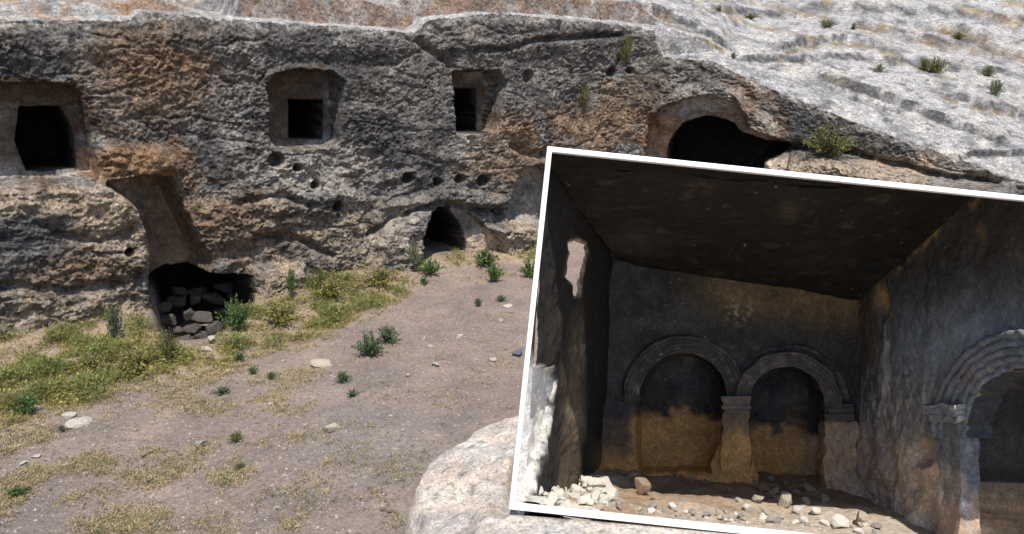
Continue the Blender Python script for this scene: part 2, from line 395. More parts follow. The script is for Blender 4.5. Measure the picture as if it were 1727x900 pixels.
patch(800, 245, 70, 25, pale, .75); patch(860, 270, 80, 50, tan, .7); patch(1010, 210, 90, 45, tan, .85); patch(1050, 170, 80, 40, tan, .5); patch(1110, 230, 40, 60, np.array([.3, .17, .1]), .8)
patch(1255, 170, 50, 40, tan, .8); patch(1300, 215, 40, 35, tan, .7); patch(1200, 165, 60, 22, pale, .6); patch(1290, 205, 25, 30, pale, .6)
patch(90, 330, 170, 26, cream, .95); patch(180, 380, 75, 70, cream, .85); patch(130, 450, 110, 40, tan, .7); patch(110, 535, 180, 60, cream, .9); patch(50, 400, 60, 50, dark*1.6, .6)
patch(470, 480, 60, 40, cream, .95); patch(860, 400, 70, 35, cream, 1.); patch(790, 420, 50, 30, cream, .8); patch(690, 400, 55, 55, pale, .5)
patch(300, 400, 60, 110, np.array([.27, .19, .13]), .8); patch(250, 420, 14, 80, cream, .6)
patch(1480, 240, 190, 40, dark, .55); patch(1450, 285, 230, 30, cream, .85); patch(1420, 180, 200, 40, dark, .4)
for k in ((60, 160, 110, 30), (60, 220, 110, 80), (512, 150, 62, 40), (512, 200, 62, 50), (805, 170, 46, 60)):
    patch(*k, np.array([.10, .072, .052]), .9, .3)  # window recesses darkened, their shade put into the colour
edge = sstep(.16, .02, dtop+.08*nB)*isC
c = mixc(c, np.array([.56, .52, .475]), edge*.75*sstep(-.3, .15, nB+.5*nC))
# hillside colours
ch = np.tile(np.array([.46, .445, .43]), (len(pts), 1))
ch = mixc(ch, np.array([.25, .25, .25]), sstep(-.05, .3, nA+.7*nB)*.75); ch = mixc(ch, np.array([.11, .11, .115]), sstep(.22, .4, nB+.5*nC)*.7)
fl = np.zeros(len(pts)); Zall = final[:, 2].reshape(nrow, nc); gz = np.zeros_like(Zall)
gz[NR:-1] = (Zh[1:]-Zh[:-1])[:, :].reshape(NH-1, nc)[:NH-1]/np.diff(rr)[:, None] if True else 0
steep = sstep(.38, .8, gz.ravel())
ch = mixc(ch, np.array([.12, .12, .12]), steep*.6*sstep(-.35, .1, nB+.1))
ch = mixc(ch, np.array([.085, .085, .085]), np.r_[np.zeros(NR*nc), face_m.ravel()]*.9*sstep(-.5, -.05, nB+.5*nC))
ch = mixc(ch, np.array([.22, .155, .085]), np.r_[np.zeros(NR*nc), brown_m.ravel()]*.9*sstep(-.3, .1, nC))
strip = np.r_[np.zeros(NR*nc), (wallmask*sstep(ledge_r-.1, ledge_r, R2)*(1-sstep(ledge_r+.35, ledge_r+.6, R2))).ravel()]
ch = mixc(ch, np.array([.27, .185, .14]), strip*(.35+.55*sstep(-.2, .25, nB+.4*nC)))
pocket = np.r_[np.zeros(NR*nc), (sstep(.18, .02, fr)*sstep(1.0, 3, R2)).ravel()]*sstep(.0, .3, nA+.2)
ch = mixc(ch, np.array([.34, .25, .14]), pocket*.8)
leftp = sstep(420, 200, px)*isH*sstep(.05, .3, nC+.1)
ch = mixc(ch, np.array([.36, .22, .12]), leftp*.7)
c = np.where(isH[:, None] > 0, np.clip(ch*1.32, 0, .68), np.clip(c*1.12, 0, .75))
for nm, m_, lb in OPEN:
    if nm in ('window_opening', 'cave_mouth', 'arched_doorway', 'arched_cave'): c = mixc(c, np.array([.022, .02, .019]), (FULL[lb or nm+str(id(m_))])*.94)  # deep openings and jamb edges painted near black as shade
faces = grid_faces(nrow, nc)
own = np.zeros(len(pts), int) - 1
for k, (nm, m_, lb) in enumerate(OPEN): own[m_] = k
fo = own[faces]; face_own = np.where((fo == fo[:, :1]).all(1), fo[:, 0], -1)
frow = faces[:, 0]//nc
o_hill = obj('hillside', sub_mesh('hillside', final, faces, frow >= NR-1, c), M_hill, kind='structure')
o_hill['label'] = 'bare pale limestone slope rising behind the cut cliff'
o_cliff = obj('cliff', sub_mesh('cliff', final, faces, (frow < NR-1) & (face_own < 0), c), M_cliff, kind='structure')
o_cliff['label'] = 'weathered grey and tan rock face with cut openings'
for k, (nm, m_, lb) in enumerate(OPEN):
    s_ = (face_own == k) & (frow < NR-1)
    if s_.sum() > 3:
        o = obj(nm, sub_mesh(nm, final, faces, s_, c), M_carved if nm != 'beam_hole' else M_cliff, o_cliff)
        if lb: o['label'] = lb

# ------------------------------------------------------------------ ground
gx = np.r_[-150, -60, -25, -14, np.arange(-10, 4.2, .045), np.arange(4.4, 14, .4), 25, 60, 150]
gy = np.r_[-150, -50, -20, -8, -2, 1, 2.5, np.arange(3.2, 9, .032), np.arange(9, 17.5, .05), 20, 26]
GX, GY = np.meshgrid(gx, gy)
def ground_h(x, y):
    p_ = np.c_[np.ravel(x), np.ravel(y), np.zeros(np.size(x))]
    h = .10*fbm(p_*.5+11, 3)+.035*fbm(p_*2.2, 3)+.012*fbm(p_*9, 3)
    # distance in front of the cliff line: small talus rise
    dist = ((p_[:, 1]-9.4)-k73*(p_[:, 0]+6.55))/math.hypot(1, k73)
    h = h + .16*sstep(-1.1, -.1, dist)
    # hollow in front of the low cave mouth
    qx, qy, _ = proj(p_)
    pit = sstep(10, -10, poly_sdf(qx, qy, [(266, 440), (424, 440), (424, 508), (398, 540), (352, 568), (290, 572), (266, 556)]))
    h = h - pit*(.12+.62*sstep(590, 500, qy))
    h = h - .75*sstep(.15, -.15, poly_sdf(p_[:, 0], p_[:, 1], [(.35, 4.6), (.78, 6.2), (.85, 7.6), (4.2, 7.6), (5, 5), (3.2, 4)]))
    return h.reshape(np.shape(x))
GZ = ground_h(GX, GY)
gp = np.stack([GX, GY, GZ], -1).reshape(-1, 3)
gpx, gpy, gd = proj(gp)
GRASS_BAND = [(-60, 545), (240, 555), (262, 575), (330, 590), (372, 575), (425, 520), (450, 500), (520, 452), (690, 432), (910, 415), (912, 445), (830, 450), (720, 462), (640, 515),
              (560, 560), (430, 600), (320, 645), (200, 652), (90, 690), (-60, 735)]
def grass_den(x, y, n):
    band = sstep(22, -22, poly_sdf(x, y, GRASS_BAND)+n*55)
    path = sstep(60, -40, poly_sdf(x, y, [(300, 920), (520, 720), (560, 620), (700, 520), (760, 460), (930, 470), (930, 920)])+n*120)
    dry = .75*(1-path)*sstep(-.02, .30, n)*sstep(-60, 60, 470-x+n*250)+.03*sstep(0, .3, n)
    return np.clip(band + dry*(1-band), 0, 1), band
gn = fbm(gp*np.array([1.4, 1.4, 1]), 4)
gden, gband = grass_den(gpx, gpy, gn)
gc = np.tile(np.array([.245, .195, .168]), (len(gp), 1))
gc = mixc(gc, np.array([.20, .165, .148]), sstep(0, .35, fbm(gp*.9+31, 3))*.7)
gc = mixc(gc, np.array([.33, .25, .165]), gden*.6)
gc = mixc(gc, np.array([.21, .19, .185]), np.exp(-(((gpx-640)/150)**2+((gpy-760)/90)**2))*.6)
obj('ground', mesh_np('ground', gp, grid_faces(len(gy), len(gx)), True, gc), M_soil, kind='structure')
def gz_at(x, y): return float(ground_h(np.array([x]), np.array([y]))[0])
def g_at(px_, py_):
    p_ = on_z(px_, py_, .05)
    for _ in range(3): p_ = on_z(px_, py_, gz_at(p_[0], p_[1]))
    return p_

# ------------------------------------------------------------------ foreground boulder
def floor_plane_z(x, y): return 1e9
NBX, NBY = 150, 130
bu, bv = np.meshgrid(np.linspace(0, 1, NBX), np.linspace(0, 1, NBY))
# outline in plan (metres): left contour follows the photograph
def boulder():
    x = -1.15 + bu*4.2; y = 2.3 + bv*4.0
    p_ = np.stack([x, y, 0*x], -1).reshape(-1, 3)
    x, y = p_[:, 0], p_[:, 1]
    nb = fbm(p_*1.6+2, 4); nf = fbm(p_*7, 3)
    outline = np.array([(-.62, 2.6), (-.60, 3.6), (-.68, 4.3), (-.70, 4.62), (-.60, 4.95), (-.42, 5.12), (-.30, 5.38), (.0, 5.55), (.4, 5.8), (1.2, 5.9), (2.2, 5.6), (2.9, 5.0), (3.0, 3.3), (1, 2.3)])
    s_ = poly_sdf(x, y, outline) + nb*.16+nf*.06
    prof = np.clip(-s_/.15, 0, 1)
    top = .74 + .06*(x+.3) + .12*nb + .035*nf + .34*sstep(-.40, -.02, x)*sstep(4.2, 3.6, y)
    z = -.25 + (top+.25)*np.sqrt(np.clip(1-(1-prof)**2.2, 0, 1))
    z = z + .022*ridged(p_*5+3, 3)*prof+.006*perlin(p_*30)
    cap = np.where(y < 3.61, np.minimum(z, 1.04-.085*np.maximum(x, 0)), np.minimum(z, under_chamber(x, y)-.05))
    for (hx0, hy0, r0) in BH:
        q_ = on_z(hx0, hy0, .85); dd = np.hypot((x-q_[0])*1., (y-q_[1])*.9)
        cap = cap - .07*np.exp(-(dd/r0)**4)
    v = np.c_[x, y, cap]
    f = grid_faces(NBY, NBX); keep = (s_[f] < .06).any(1)
    cc = np.tile(np.array([.60, .53, .47]), (len(v), 1))
    cc = mixc(cc, np.array([.58, .48, .40]), sstep(.0, .3, fbm(p_*2.5+8, 3))*.6)
    cc = mixc(cc, np.array([.60, .585, .56]), sstep(.0, .3, fbm(p_*3+28, 3))*.7)
    cc = mixc(cc, np.array([.2, .2, .2]), sstep(.28, .36, fbm(p_*14+5, 2))*.8)
    return sub_mesh('boulder', v, f, keep, cc)
BH = [(826, 762, .025), (808, 818, .014), (836, 830, .016), (768, 792, .016), (785, 862, .02), (880, 880, .02), (800, 888, .015)]

# ------------------------------------------------------------------ framed chamber
DB = 6.7; DF = 4.02
BLt, BLb, BRt, BRb = (1035, 440, DB), (1010, 800, DB), (1449, 512, DB), (1440, 818, DB)
FLt, FLb = (922, 284, 4.15), (882, 858, 4.10)
FRt, FRb = (1740, 258, 4.40), (1745, 985, 4.42)
CRt = (1662, 334, 5.0)      # where ceiling and right wall meet the front
W = lambda a: P(*a)
_fl = np.array([W(BLb), W(BRb), W(FRb), W(FLb)])
cfl = _fl.mean(0); _u, _s, _vt = np.linalg.svd(_fl-cfl); fn = _vt[2]*np.sign(_vt[2][2])
def under_chamber(x, y):
    z = cfl[2] - (fn[0]*(x-cfl[0])+fn[1]*(y-cfl[1]))/fn[2]
    s_ = poly_sdf(x, y, np.array([W((862, 856, DF))[:2]-[.05, .1], W((862, 856, DF))[:2]+[.12, .9], _fl[0][:2]-[.1, 0], _fl[0][:2]+[0, .2], _fl[1][:2]+[.2, .2], W((1850, 960, DF))[:2]]))
    zz = np.minimum(z, z*0 + 1.0)
    return np.where(s_ < .10, zz, zz + np.clip(s_-.10, 0, None)*4)
o = obj('boulder', boulder(), rock_mat('boulder_limestone', .25, .45, 1.6, .6), label='large pale pinkish limestone boulder in the foreground with small dark pits', cat='boulder')

root = obj('framed_chamber', None, label='white framed open chamber with soot black walls, arched niches and a rubble floor', cat='chamber')
# work in world coordinates under an identity-transform root
def bar(a, b, wd, th, name):
    a, b = np.array(a), np.array(b); ax = b-a; ln = np.linalg.norm(ax); ax = ax/ln
    zz = FW; yy = np.cross(zz, ax); h = wd/2
    vs_ = []
    for e, q_ in ((0, a), (1, b)):
        for s1, s2 in ((-1, 0), (1, 0), (1, 1), (-1, 1)):
            vs_.append(q_ + yy*s1*h + zz*(s2*th))
    f = [(0, 1, 2, 3), (7, 6, 5, 4), (0, 4, 5, 1), (1, 5, 6, 2), (2, 6, 7, 3), (3, 7, 4, 0)]
    me = mesh_np(name, vs_, f, False)
    o_ = obj(name, me, M_white, root); md = o_.modifiers.new('bevel', 'BEVEL'); md.width = .004; md.segments = 2
    return o_
cTL, cBL = P(927, 251, DF), P(863, 855, DF)
cTR, cBR = P(1835, 345, DF), P(1780, 952, DF)
e1 = (cTR-cTL)/np.linalg.norm(cTR-cTL); e2 = (cBL-cTL)/np.linalg.norm(cBL-cTL); fw_ = .027
bar(cTL-e1*fw_/2, cTR+e1*fw_/2, fw_, .05, 'frame_bar'); bar(cBL-e1*fw_/2, cBR+e1*fw_/2, fw_, .05, 'frame_bar')
bar(cTL+e2*fw_/2, cBL-e2*fw_/2, fw_, .05, 'frame_bar'); bar(cTR+e2*fw_/2, cBR-e2*fw_/2, fw_, .05, 'frame_bar')

SOOT = np.array([.072, .066, .060]); SOOT_SKY = np.array([.19, .20, .22]); ORG = np.array([.78, .45, .17]); PINK = np.array([.74, .56, .43]); BRN = np.array([.22, .14, .07]); WHT = np.array([.9, .87, .80])
def patch_grid(c00, c10, c11, c01, nu, nv):
    """bilinear patch from four world corners; returns points (nv,nu) and u,v"""
    u, v = np.meshgrid(np.linspace(0, 1, nu), np.linspace(0, 1, nv))
    u, v = u[..., None], v[..., None]
    return ((1-u)*(1-v)*c00+u*(1-v)*c10+u*v*c11+(1-u)*v*c01).reshape(-1, 3)
def panel(name, c00, c10, c11, c01, nu, nv, colf, dispf, inward, owners=None, mat=None, noise_amp=1.):
    p_ = patch_grid(c00, c10, c11, c01, nu, nv)
    x, y, d_ = proj(p_)
    nz = fbm(p_*1.7+4, 3)*.055 + fbm(p_*7+9, 3)*.018 + fbm(p_*26, 2)*.0035
    nz = nz*noise_amp
    dd = np.zeros(len(p_))[:, None]*inward
    if dispf is not None: dd = dispf(p_, x, y)
    q_ = p_ + inward*nz[:, None] + dd
    f = grid_faces(nv, nu); cc = colf(p_, x, y)
    return q_, f, cc, x, y
def unit(v): return v/np.linalg.norm(v)
def lip(c0, cc, m): return mixc(c0, cc, np.clip(m, 0, 1))
# depth direction of the room
AX = unit(FW + .271*RT - .188*UP)
# --- back wall with two arched recesses
def rec_mask(x, y, cx0, cy0, r, xl, xr, yb):
    up_ = np.hypot(x-cx0, y-cy0)-r
    dn = np.maximum(np.maximum(xl-x, x-xr), cy0-y); dn = np.maximum(dn, y-yb)
    return np.minimum(up_, dn)
A1 = (1152, 668, 74); A2 = (1326, 682, 65)
def s_back(p_, x, y):
    wv = fbm(p_*6+70, 3)
    lowf = sstep(715, 790, y)
    s1 = rec_mask(x, y, *A1, 1074+6*wv, 1221-26*lowf+14*wv*lowf, 792+8*wv)
    s2 = rec_mask(x, y, *A2, 1262+8*lowf+14*wv*lowf, 1392-4*lowf+18*wv*lowf, 835)
    return s1, s2
def d_back(p_, x, y):
    s1, s2 = s_back(p_, x, y)
    m1, m2 = sstep(1.6, -1.6, s1), sstep(1.6, -1.6, s2)
    wv = fbm(p_*5+33, 4)
    brk = sstep(700, 790, y)*.10*np.clip(wv+.25, -.2, 1)+sstep(760, 815, y)*.10
    return (AX*(m1*.42+m2*.46)[:, None]) - FW*(brk*(1-np.maximum(m1, m2)))[:, None]
def c_back(p_, x, y):
    n1 = fbm(p_*3+12, 4); n2 = fbm(p_*9+1, 3); n4 = perlin(p_*22+3)
    s1, s2 = s_back(p_, x, y)
    c0 = np.tile(SOOT, (len(p_), 1))
    c0 = lip(c0, np.array([.12, .11, .10]), sstep(-.1, .3, n1)*.7)
    c0 = lip(c0, BRN*1.3, np.exp(-((y-(495+.10*(x-1240)))/34)**2)*sstep(1130, 1250, x)*.9*sstep(-.4, .1, n1+.2))
    c0 = lip(c0, np.array([.5, .38, .2]), sstep(.0, .2, n4+.4*perlin(p_*60))*np.exp(-((x-1247)/22)**2-((y-525)/18)**2))
    sp_ = sstep(.66, .74, perlin(p_*55)+.25*n2)
    c0 = lip(c0, np.array([.4, .36, .28]), sp_*.9)
    lowl = np.where(s1 < 0, 700, np.where(s2 < 0, 726, np.where(x > 1385, 700, 712)))
    m = sstep(-12, 14, y-lowl+40*n1+25*n2)
    c0 = lip(c0, mixc(np.tile(ORG, (len(p_), 1)), PINK, sstep(1330, 1430, x)), m*.92)
    c0 = lip(c0, SOOT*1.4, sstep(1075, 1055, x)*.85*sstep(790, 740, y))
    c0 = lip(c0, ORG, (s1 < -3)*np.exp(-(np.hypot(x-1190, y-640)-52)**2/90.)*sstep(1140, 1185, x)*sstep(655, 630, y)*.5)  # lit orange band inside the left arch, light put into the colour
    c0 = lip(c0, np.array([.20, .14, .07]), (s2 < 0)*np.exp(-((x-1360)/26)**2-((y-705)/30)**2)*.8*sstep(-.2, .2, n2))
    return c0
cTLb, cTRb, cBRb, cBLb = P(1000, 425, DB), P(1462, 500, DB), P(1462, 845, DB), P(985, 830, DB)
q_, f, cc, x, y = panel('back_wall', cTLb, cTRb, cBRb, cBLb, 300, 250, c_back, d_back, -FW)
s1, s2 = s_back(patch_grid(cTLb, cTRb, cBRb, cBLb, 300, 250), x, y)
i1, i2 = (s1 < 0)[f].all(1), (s2 < 0)[f].all(1)
o_bw = obj('back_wall', sub_mesh('back_wall', q_, f, ~(i1 | i2), cc), M_soot, root, label='sooty back wall with bare orange stone along its foot')
obj('arched_niche', sub_mesh('arched_niche', q_, f, i1, cc), M_soot, o_bw)
obj('arched_niche', sub_mesh('arched_niche', q_, f, i2, cc), M_soot, o_bw)
# --- arch mouldings, swept rings with a stepped profile
def arch_ring(name, cx0, cy0, d0, r_in, r_out, a0, a1, parent, colr, plane=None, proud=.05, seg_=64, ex=1.):
    prof = []
    nb = 5
    for k in range(nb):      # stepped fasciae, each a rounded band
        r0 = r_in+(r_out-r_in)*k/nb; r1 = r_in+(r_out-r_in)*(k+1)/nb; h = proud*(.35+.65*(k+1)/nb)
        w_ = r1-r0
        prof += [(r0+.02*w_, h*.72), (r0+.18*w_, h), (r0+.74*w_, h*.98), (r0+.88*w_, h*.62)]
    prof = [(r_in-1, -.16), (r_in, .0)] + prof + [(r_out-.2, proud*.5), (r_out+.5, -.03)]
    vs_, cs = [], []
    for t in np.linspace(a0, a1, seg_):
        for k, (r, h) in enumerate(prof):
            jj = 1+.008*math.sin(t*9+k)+.006*random.uniform(-1, 1)
            X, Y = cx0+ex*r*jj*math.cos(t), cy0-r*jj*math.sin(t)
            p_ = P(X, Y, d0) if plane is None else plane(X, Y)
            out = -FW if plane is None else plane.n
            vs_.append(p_+out*(h+random.uniform(-.003, .003)))
    vs_ = np.array(vs_); n1 = fbm(vs_*5+3, 3); n2 = perlin(vs_*30)
    out = -FW if plane is None else plane.n
    chip = sstep(.18, .38, fbm(vs_*11+50, 3)); vs_ = vs_ - out*(chip*proud*.55)[:, None] + np.stack([fbm(vs_*9+k*31, 3) for k in range(3)], -1)*.018
    cc_ = np.tile(np.array(colr), (len(vs_), 1)); cc_ = mixc(cc_, np.array([.22, .19, .16]), sstep(0, .35, n1)*.7); cc_ = mixc(cc_, np.array([.42, .36, .28]), np.maximum(sstep(.55, .7, n2)*.8, chip*.6)); cc_[np.arange(len(vs_)) % len(prof) < 2] *= .3
    return obj(name, mesh_np(name, vs_, grid_faces(seg_, len(prof)), True, cc_), M_soot, parent)
o = arch_ring('arch_moulding', *A1[:2], DB-.01, 73, 104, rad(-4), rad(184), root, (.11, .095, .085)); o['label'] = 'wide dark moulded arch on the left of the back wall'
o = arch_ring('arch_moulding', *A2[:2], DB-.05, 64, 91, rad(-12), rad(190), root, (.16, .135, .115), proud=.06); o['label'] = 'smaller moulded arch next to the corner'
arch_ring('arch_band', A2[0]+2, A2[1]+4, DB-.005, 93, 105, rad(8), rad(140), root, (.09, .08, .075), proud=.02)
# --- capitals and pillar
def block(name, px0, px1, py0, py1, d0, d1, parent, colr, taper=0., rough=.008, sub=6, mat=None):
    """a worn stone block: front at depth d0, back at d1"""
    n = sub
    vs_, fs = [], []
    def face(A, B_, C_, D_):
        b = len(vs_); pg_ = patch_grid(A, B_, C_, D_, n, n)
        vs_.extend(pg_); fs.extend((grid_faces(n, n)+b).tolist())
    a = [P(px0, py0, d0), P(px1, py0, d0), P(px1-taper, py1, d0), P(px0+taper, py1, d0)]
    sh = AX*(d1-d0); b_ = [q+sh for q in a]
    face(a[0], a[1], a[2], a[3]); face(a[1], b_[1], b_[2], a[2]); face(b_[0], a[0], a[3], b_[3]); face(b_[0], b_[1], a[1], a[0]); face(a[3], a[2], b_[2], b_[3])
    vs_ = np.array(vs_); cen = vs_.mean(0)
    nn = np.stack([fbm(vs_*9+k*20, 3) for k in range(3)], -1)
    vs_ = vs_ + nn*rough*2
    cc_ = colr(vs_) if callable(colr) else np.tile(np.array(colr), (len(vs_), 1))
    return obj(name, mesh_np(name, vs_, fs, True, cc_), mat or M_soot, parent)
def c_pil(v):
    x, y, _ = proj(v); n1 = fbm(v*6, 3)
    c0 = np.tile(np.array([.32, .21, .13]), (len(v), 1)); c0 = lip(c0, ORG, sstep(715, 750, y+40*n1))
    c0 = lip(c0, PINK, sstep(1370, 1400, x)*.7*sstep(700, 725, y))
    return lip(c0, np.array([.5, .42, .3]), sstep(.4, .55, perlin(v*35))*.5)
pil = obj('pillar', None, parent=root) if False else None
o_p = block('pillar', 1220, 1263, 694, 840, DB-.10, DB+.3, root, c_pil, -6, .022, 26); o_p['label'] = 'worn middle pillar between the two arched niches'
CAPC = (.24, .19, .15)
for (a_, b_, c_, d_, e_) in ((1216, 1268, 668, 675, .17), (1219, 1266, 675, 684, .15), (1217, 1268, 684, 690, .18), (1221, 1264, 690, 697, .14)):
    block('capital_course', a_, b_, c_, d_, DB-e_, DB+.2, o_p, CAPC, 1.5, .004, 5)
o_p2 = block('pillar', 1392, 1446, 708, 850, DB-.08, DB+.3, root, c_pil, -4, .03, 26); o_p2['label'] = 'broken reddish pier in the corner of the room'
for (a_, b_, c_, d_, e_) in ((1400, 1440, 681, 689, .10), (1396, 1440, 689, 698, .13), (1390, 1441, 698, 709, .16)):
    block('capital_course', a_, b_, c_, d_, DB-e_, DB+.2, o_p2, (.14, .12, .10), 2, .004, 5)
o_p3 = block('impost', 1040, 1082, 668, 674, DB-.05, DB+.2, root, (.09, .075, .06), 1, .004, 5)
# --- left wall with a broken window gap and a closed doorway painted daylight white
dirL = None
def s_left(x, y):
    win = poly_sdf(x, y, [(957, 408), (968, 402), (988, 410), (992, 428), (983, 450), (979, 470), (975, 502), (969, 500), (966, 482), (953, 468), (955, 430)])
    door = poly_sdf(x, y, [(870, 622), (905, 616), (938, 622), (942, 640), (930, 712), (912, 790), (893, 840), (850, 850)])
    return win, door
wallL = np.cross(W(BLt)-W(FLt), W(FLb)-W(FLt)); wallL = unit(wallL); wallL = wallL*np.sign(wallL[0])    # points into the room (to the right)
def c_left(p_, x, y):
    n1 = fbm(p_*3+2, 4); n2 = fbm(p_*10, 3); win, door = s_left(x, y)
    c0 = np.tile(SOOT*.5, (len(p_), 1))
    c0 = lip(c0, np.array([.16, .12, .08]), np.exp(-((x-(975-.06*(y-560)))/13)**2)*sstep(500, 560, y)*.8)
    c0 = lip(c0, np.array([.34, .28, .2]), np.exp(-((x-978)/9)**2-((y-580)/40)**2)*.8*sstep(-.2, .1, n2))
    c0 = lip(c0, np.array([.25, .22, .17]), np.exp(-((x-958-30*np.sin((y-690)/40.))/9)**2)*sstep(680, 700, y)*sstep(760, 700, y)*.4)
    c0 = lip(c0, WHT, sstep(5, -4, door+9*n2+4*n1))  # white stands in for the light in the doorway
    c0 = lip(c0, np.array([.6, .5, .36]), sstep(5, -3, win+5*n2)*.9)
    c0 = lip(c0, ORG*.7, sstep(985, 1015, x)*sstep(730, 780, y)*.5)
    return c0
def d_left(p_, x, y):
    win, door = s_left(x, y); n2 = fbm(p_*12, 3)
    return -wallL*(sstep(2, -2, win+5*n2)*.02 + sstep(3, -3, door+6*n2)*.05)[:, None] + wallL*(np.exp(-((x-975)/10)**2)*sstep(500, 560, y)*.02)[:, None]
q_, f, cc, x, y = panel('left_wall', W(FLt)+UP*.08, W(BLt)+UP*.05+AX*.05, W(BLb)-UP*.1+AX*.05, W(FLb)-UP*.1, 170, 260, c_left, d_left, wallL)
win, door = s_left(x, y)
i_w = (win < -1.)[f].all(1); i_d = (door < 0)[f].all(1)
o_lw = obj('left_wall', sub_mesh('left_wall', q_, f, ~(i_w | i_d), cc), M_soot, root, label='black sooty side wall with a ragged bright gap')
obj('doorway', sub_mesh('doorway', q_, f, i_d, cc), M_soot, o_lw, label='closed doorway at the lower left painted white as daylight')
# --- right wall with a large arch
def right_pt(px_, py_):
    # ray / right wall plane
    v = FW + (px_-CX)/F*RT - (py_-CY)/F*UP
    t = ((W(BRt)-CAM)@wallR)/(v@wallR); return CAM+v*t
wallR = np.cross(W(FRt)-W(BRt), W(BRb)-W(BRt)); wallR = unit(wallR); wallR = -wallR*np.sign(wallR[0])    # into the room (to the left)
def s_right(x, y):
    up_ = ell(x, y, 1722, 735, 88, 104)*95-95
    dn = np.maximum(1634-x+.0*y, 735-y); dn = np.maximum(dn, y-905)
    return np.minimum(up_, dn)
def c_right(p_, x, y):
    n1 = fbm(p_*2.6+8, 4); n2 = fbm(p_*8+2, 3); n3 = perlin(p_*np.array([30, 30, 9])+4)
    c0 = np.tile(SOOT*1.2, (len(p_), 1))
    c0 = lip(c0, SOOT_SKY, sstep(430, 600, y+60*n1)*sstep(1450, 1500, x)*.9)  # soot tinted with the blue of the skylight
    c0 = lip(c0, np.array([.34, .38, .43]), np.exp(-(ell(x, y, 1620, 590, 120, 70))**2)*.85)  # skylight sheen painted as a bluish patch
    c0 = lip(c0, np.array([.33, .315, .30]), sstep(620, 700, y+50*n1)*.7)
    c0 = lip(c0, PINK, sstep(700, 770, y+60*n1+30*n2)*.9)
    c0 = lip(c0, np.array([.8, .74, .66]), sstep(800, 860, y+40*n2)*sstep(1440, 1480, x)*sstep(-.15, .2, n1)*.8)
    c0 = lip(c0, np.array([.16, .10, .06]), sstep(1500, 1470, x)*sstep(700, 560, y)*.7*sstep(480, 530, y))
    c0 = lip(c0, np.array([.62, .56, .48]), sstep(.0, .2, n3+.3*n2)*np.exp(-((x-1493)/8)**2)*sstep(510, 560, y)*sstep(790, 680, y)*1.)
    c0 = lip(c0, np.array([.55, .52, .5]), sstep(.12, .35, perlin(p_*np.array([16, 16, 1.6])+9)+.3*n2)*sstep(560, 680, y)*sstep(840, 740, y)*.55)
    c0 = lip(c0, np.array([.55, .5, .45]), sstep(.08, .25, n3+.2*n1)*np.exp(-((x-1515)/45)**2-((y-680)/40)**2)*.9)
    c0 = lip(c0, np.array([.85, .8, .72]), np.exp(-((x-1494-6*n2)/6)**2)*sstep(570, 600, y+30*n2)*sstep(670, 640, y+40*n2))
    c0 = lip(c0, np.array([.8, .76, .70]), sstep(.1, .25, fbm(p_*np.array([22, 22, 10])+61, 3))*np.exp(-((x-1500)/38)**2-((y-690)/55)**2))
    c0 = lip(c0, np.array([.55, .34, .16]), np.exp(-((x-1490)/11)**2-((y-505)/26)**2)*sstep(-.3, .1, n2))
    c0 = lip(c0, np.array([.4, .26, .12]), np.exp(-(((y-512)+.90*(x-1449))/7)**2)*sstep(.0, .3, n2+.3*n1+.05))
    c0 = lip(c0, np.array([.32, .2, .1]), np.exp(-((x-1652)/8)**2-((y-392)/16)**2)*.8)
    c0 = lip(c0, np.array([.7, .66, .6]), sstep(.0, .25, n1+.2)*np.exp(-((x-1612-.25*(y-820))/16)**2)*sstep(770, 830, y))  # sunlit foot of the wall painted in as pale colour
    c0 = lip(c0, np.array([.55, .52, .48]), sstep(.7, .78, perlin(p_*50))*.8)
    c0 = lip(c0, np.array([.075, .055, .042]), sstep(6, 0, s_right(x, y))*sstep(770, 800, y))  # foot of the niche darkened in colour, standing in for shade
    c0 = lip(c0, SOOT*.6, sstep(7, 1, s_right(x, y))*sstep(840, 790, y+40*n1)*.95)
    return c0
def d_right(p_, x, y):
    n1 = fbm(p_*4+8, 4); s_ = s_right(x, y)+8*n1*sstep(760, 800, y)
    out = -wallR*(sstep(2.5, -2.5, s_)*.50)[:, None]
    out = out + wallR*(sstep(690, 850, y)*.12*(n1+.35)*sstep(0, 6, s_))[:, None]
    out = out - wallR*(np.exp(-((x-1491)/8)**2-((y-515)/18)**2)*.12 + sstep(1.2, .5, ell(x, y, 1562, 765, 24, 22))*.14)[:, None]
    return out
q_, f, cc, x, y = panel('right_wall', W(BRt)+UP*.06+FW*.02, W(FRt)+UP*.06, W(FRb)-UP*.12, W(BRb)-UP*.12+FW*.02, 300, 260, c_right, d_right, wallR)
i_r = (s_right(x, y) < 0)[f].all(1)
i_v = (y > 250+(x-928)*.1026+6)[f].any(1)
o_rw = obj('right_wall', sub_mesh('right_wall', q_, f, ~i_r & i_v, cc), M_soot, root, label='sooty side wall with blue skylight painted in, pale and pink near the floor')
obj('arched_niche', sub_mesh('arched_niche', q_, f, i_r, cc), M_soot, o_rw)
class RP:
    n = wallR
    def __call__(self, X, Y): return right_pt(X, Y)
o = arch_ring('arch_moulding', 1722, 735, 0, 112, 178, rad(55), rad(181), root, (.24, .25, .27), plane=RP(), proud=.05, ex=.82); o['label'] = 'large blue grey moulded arch cut off by the picture edge'
o_imp = None
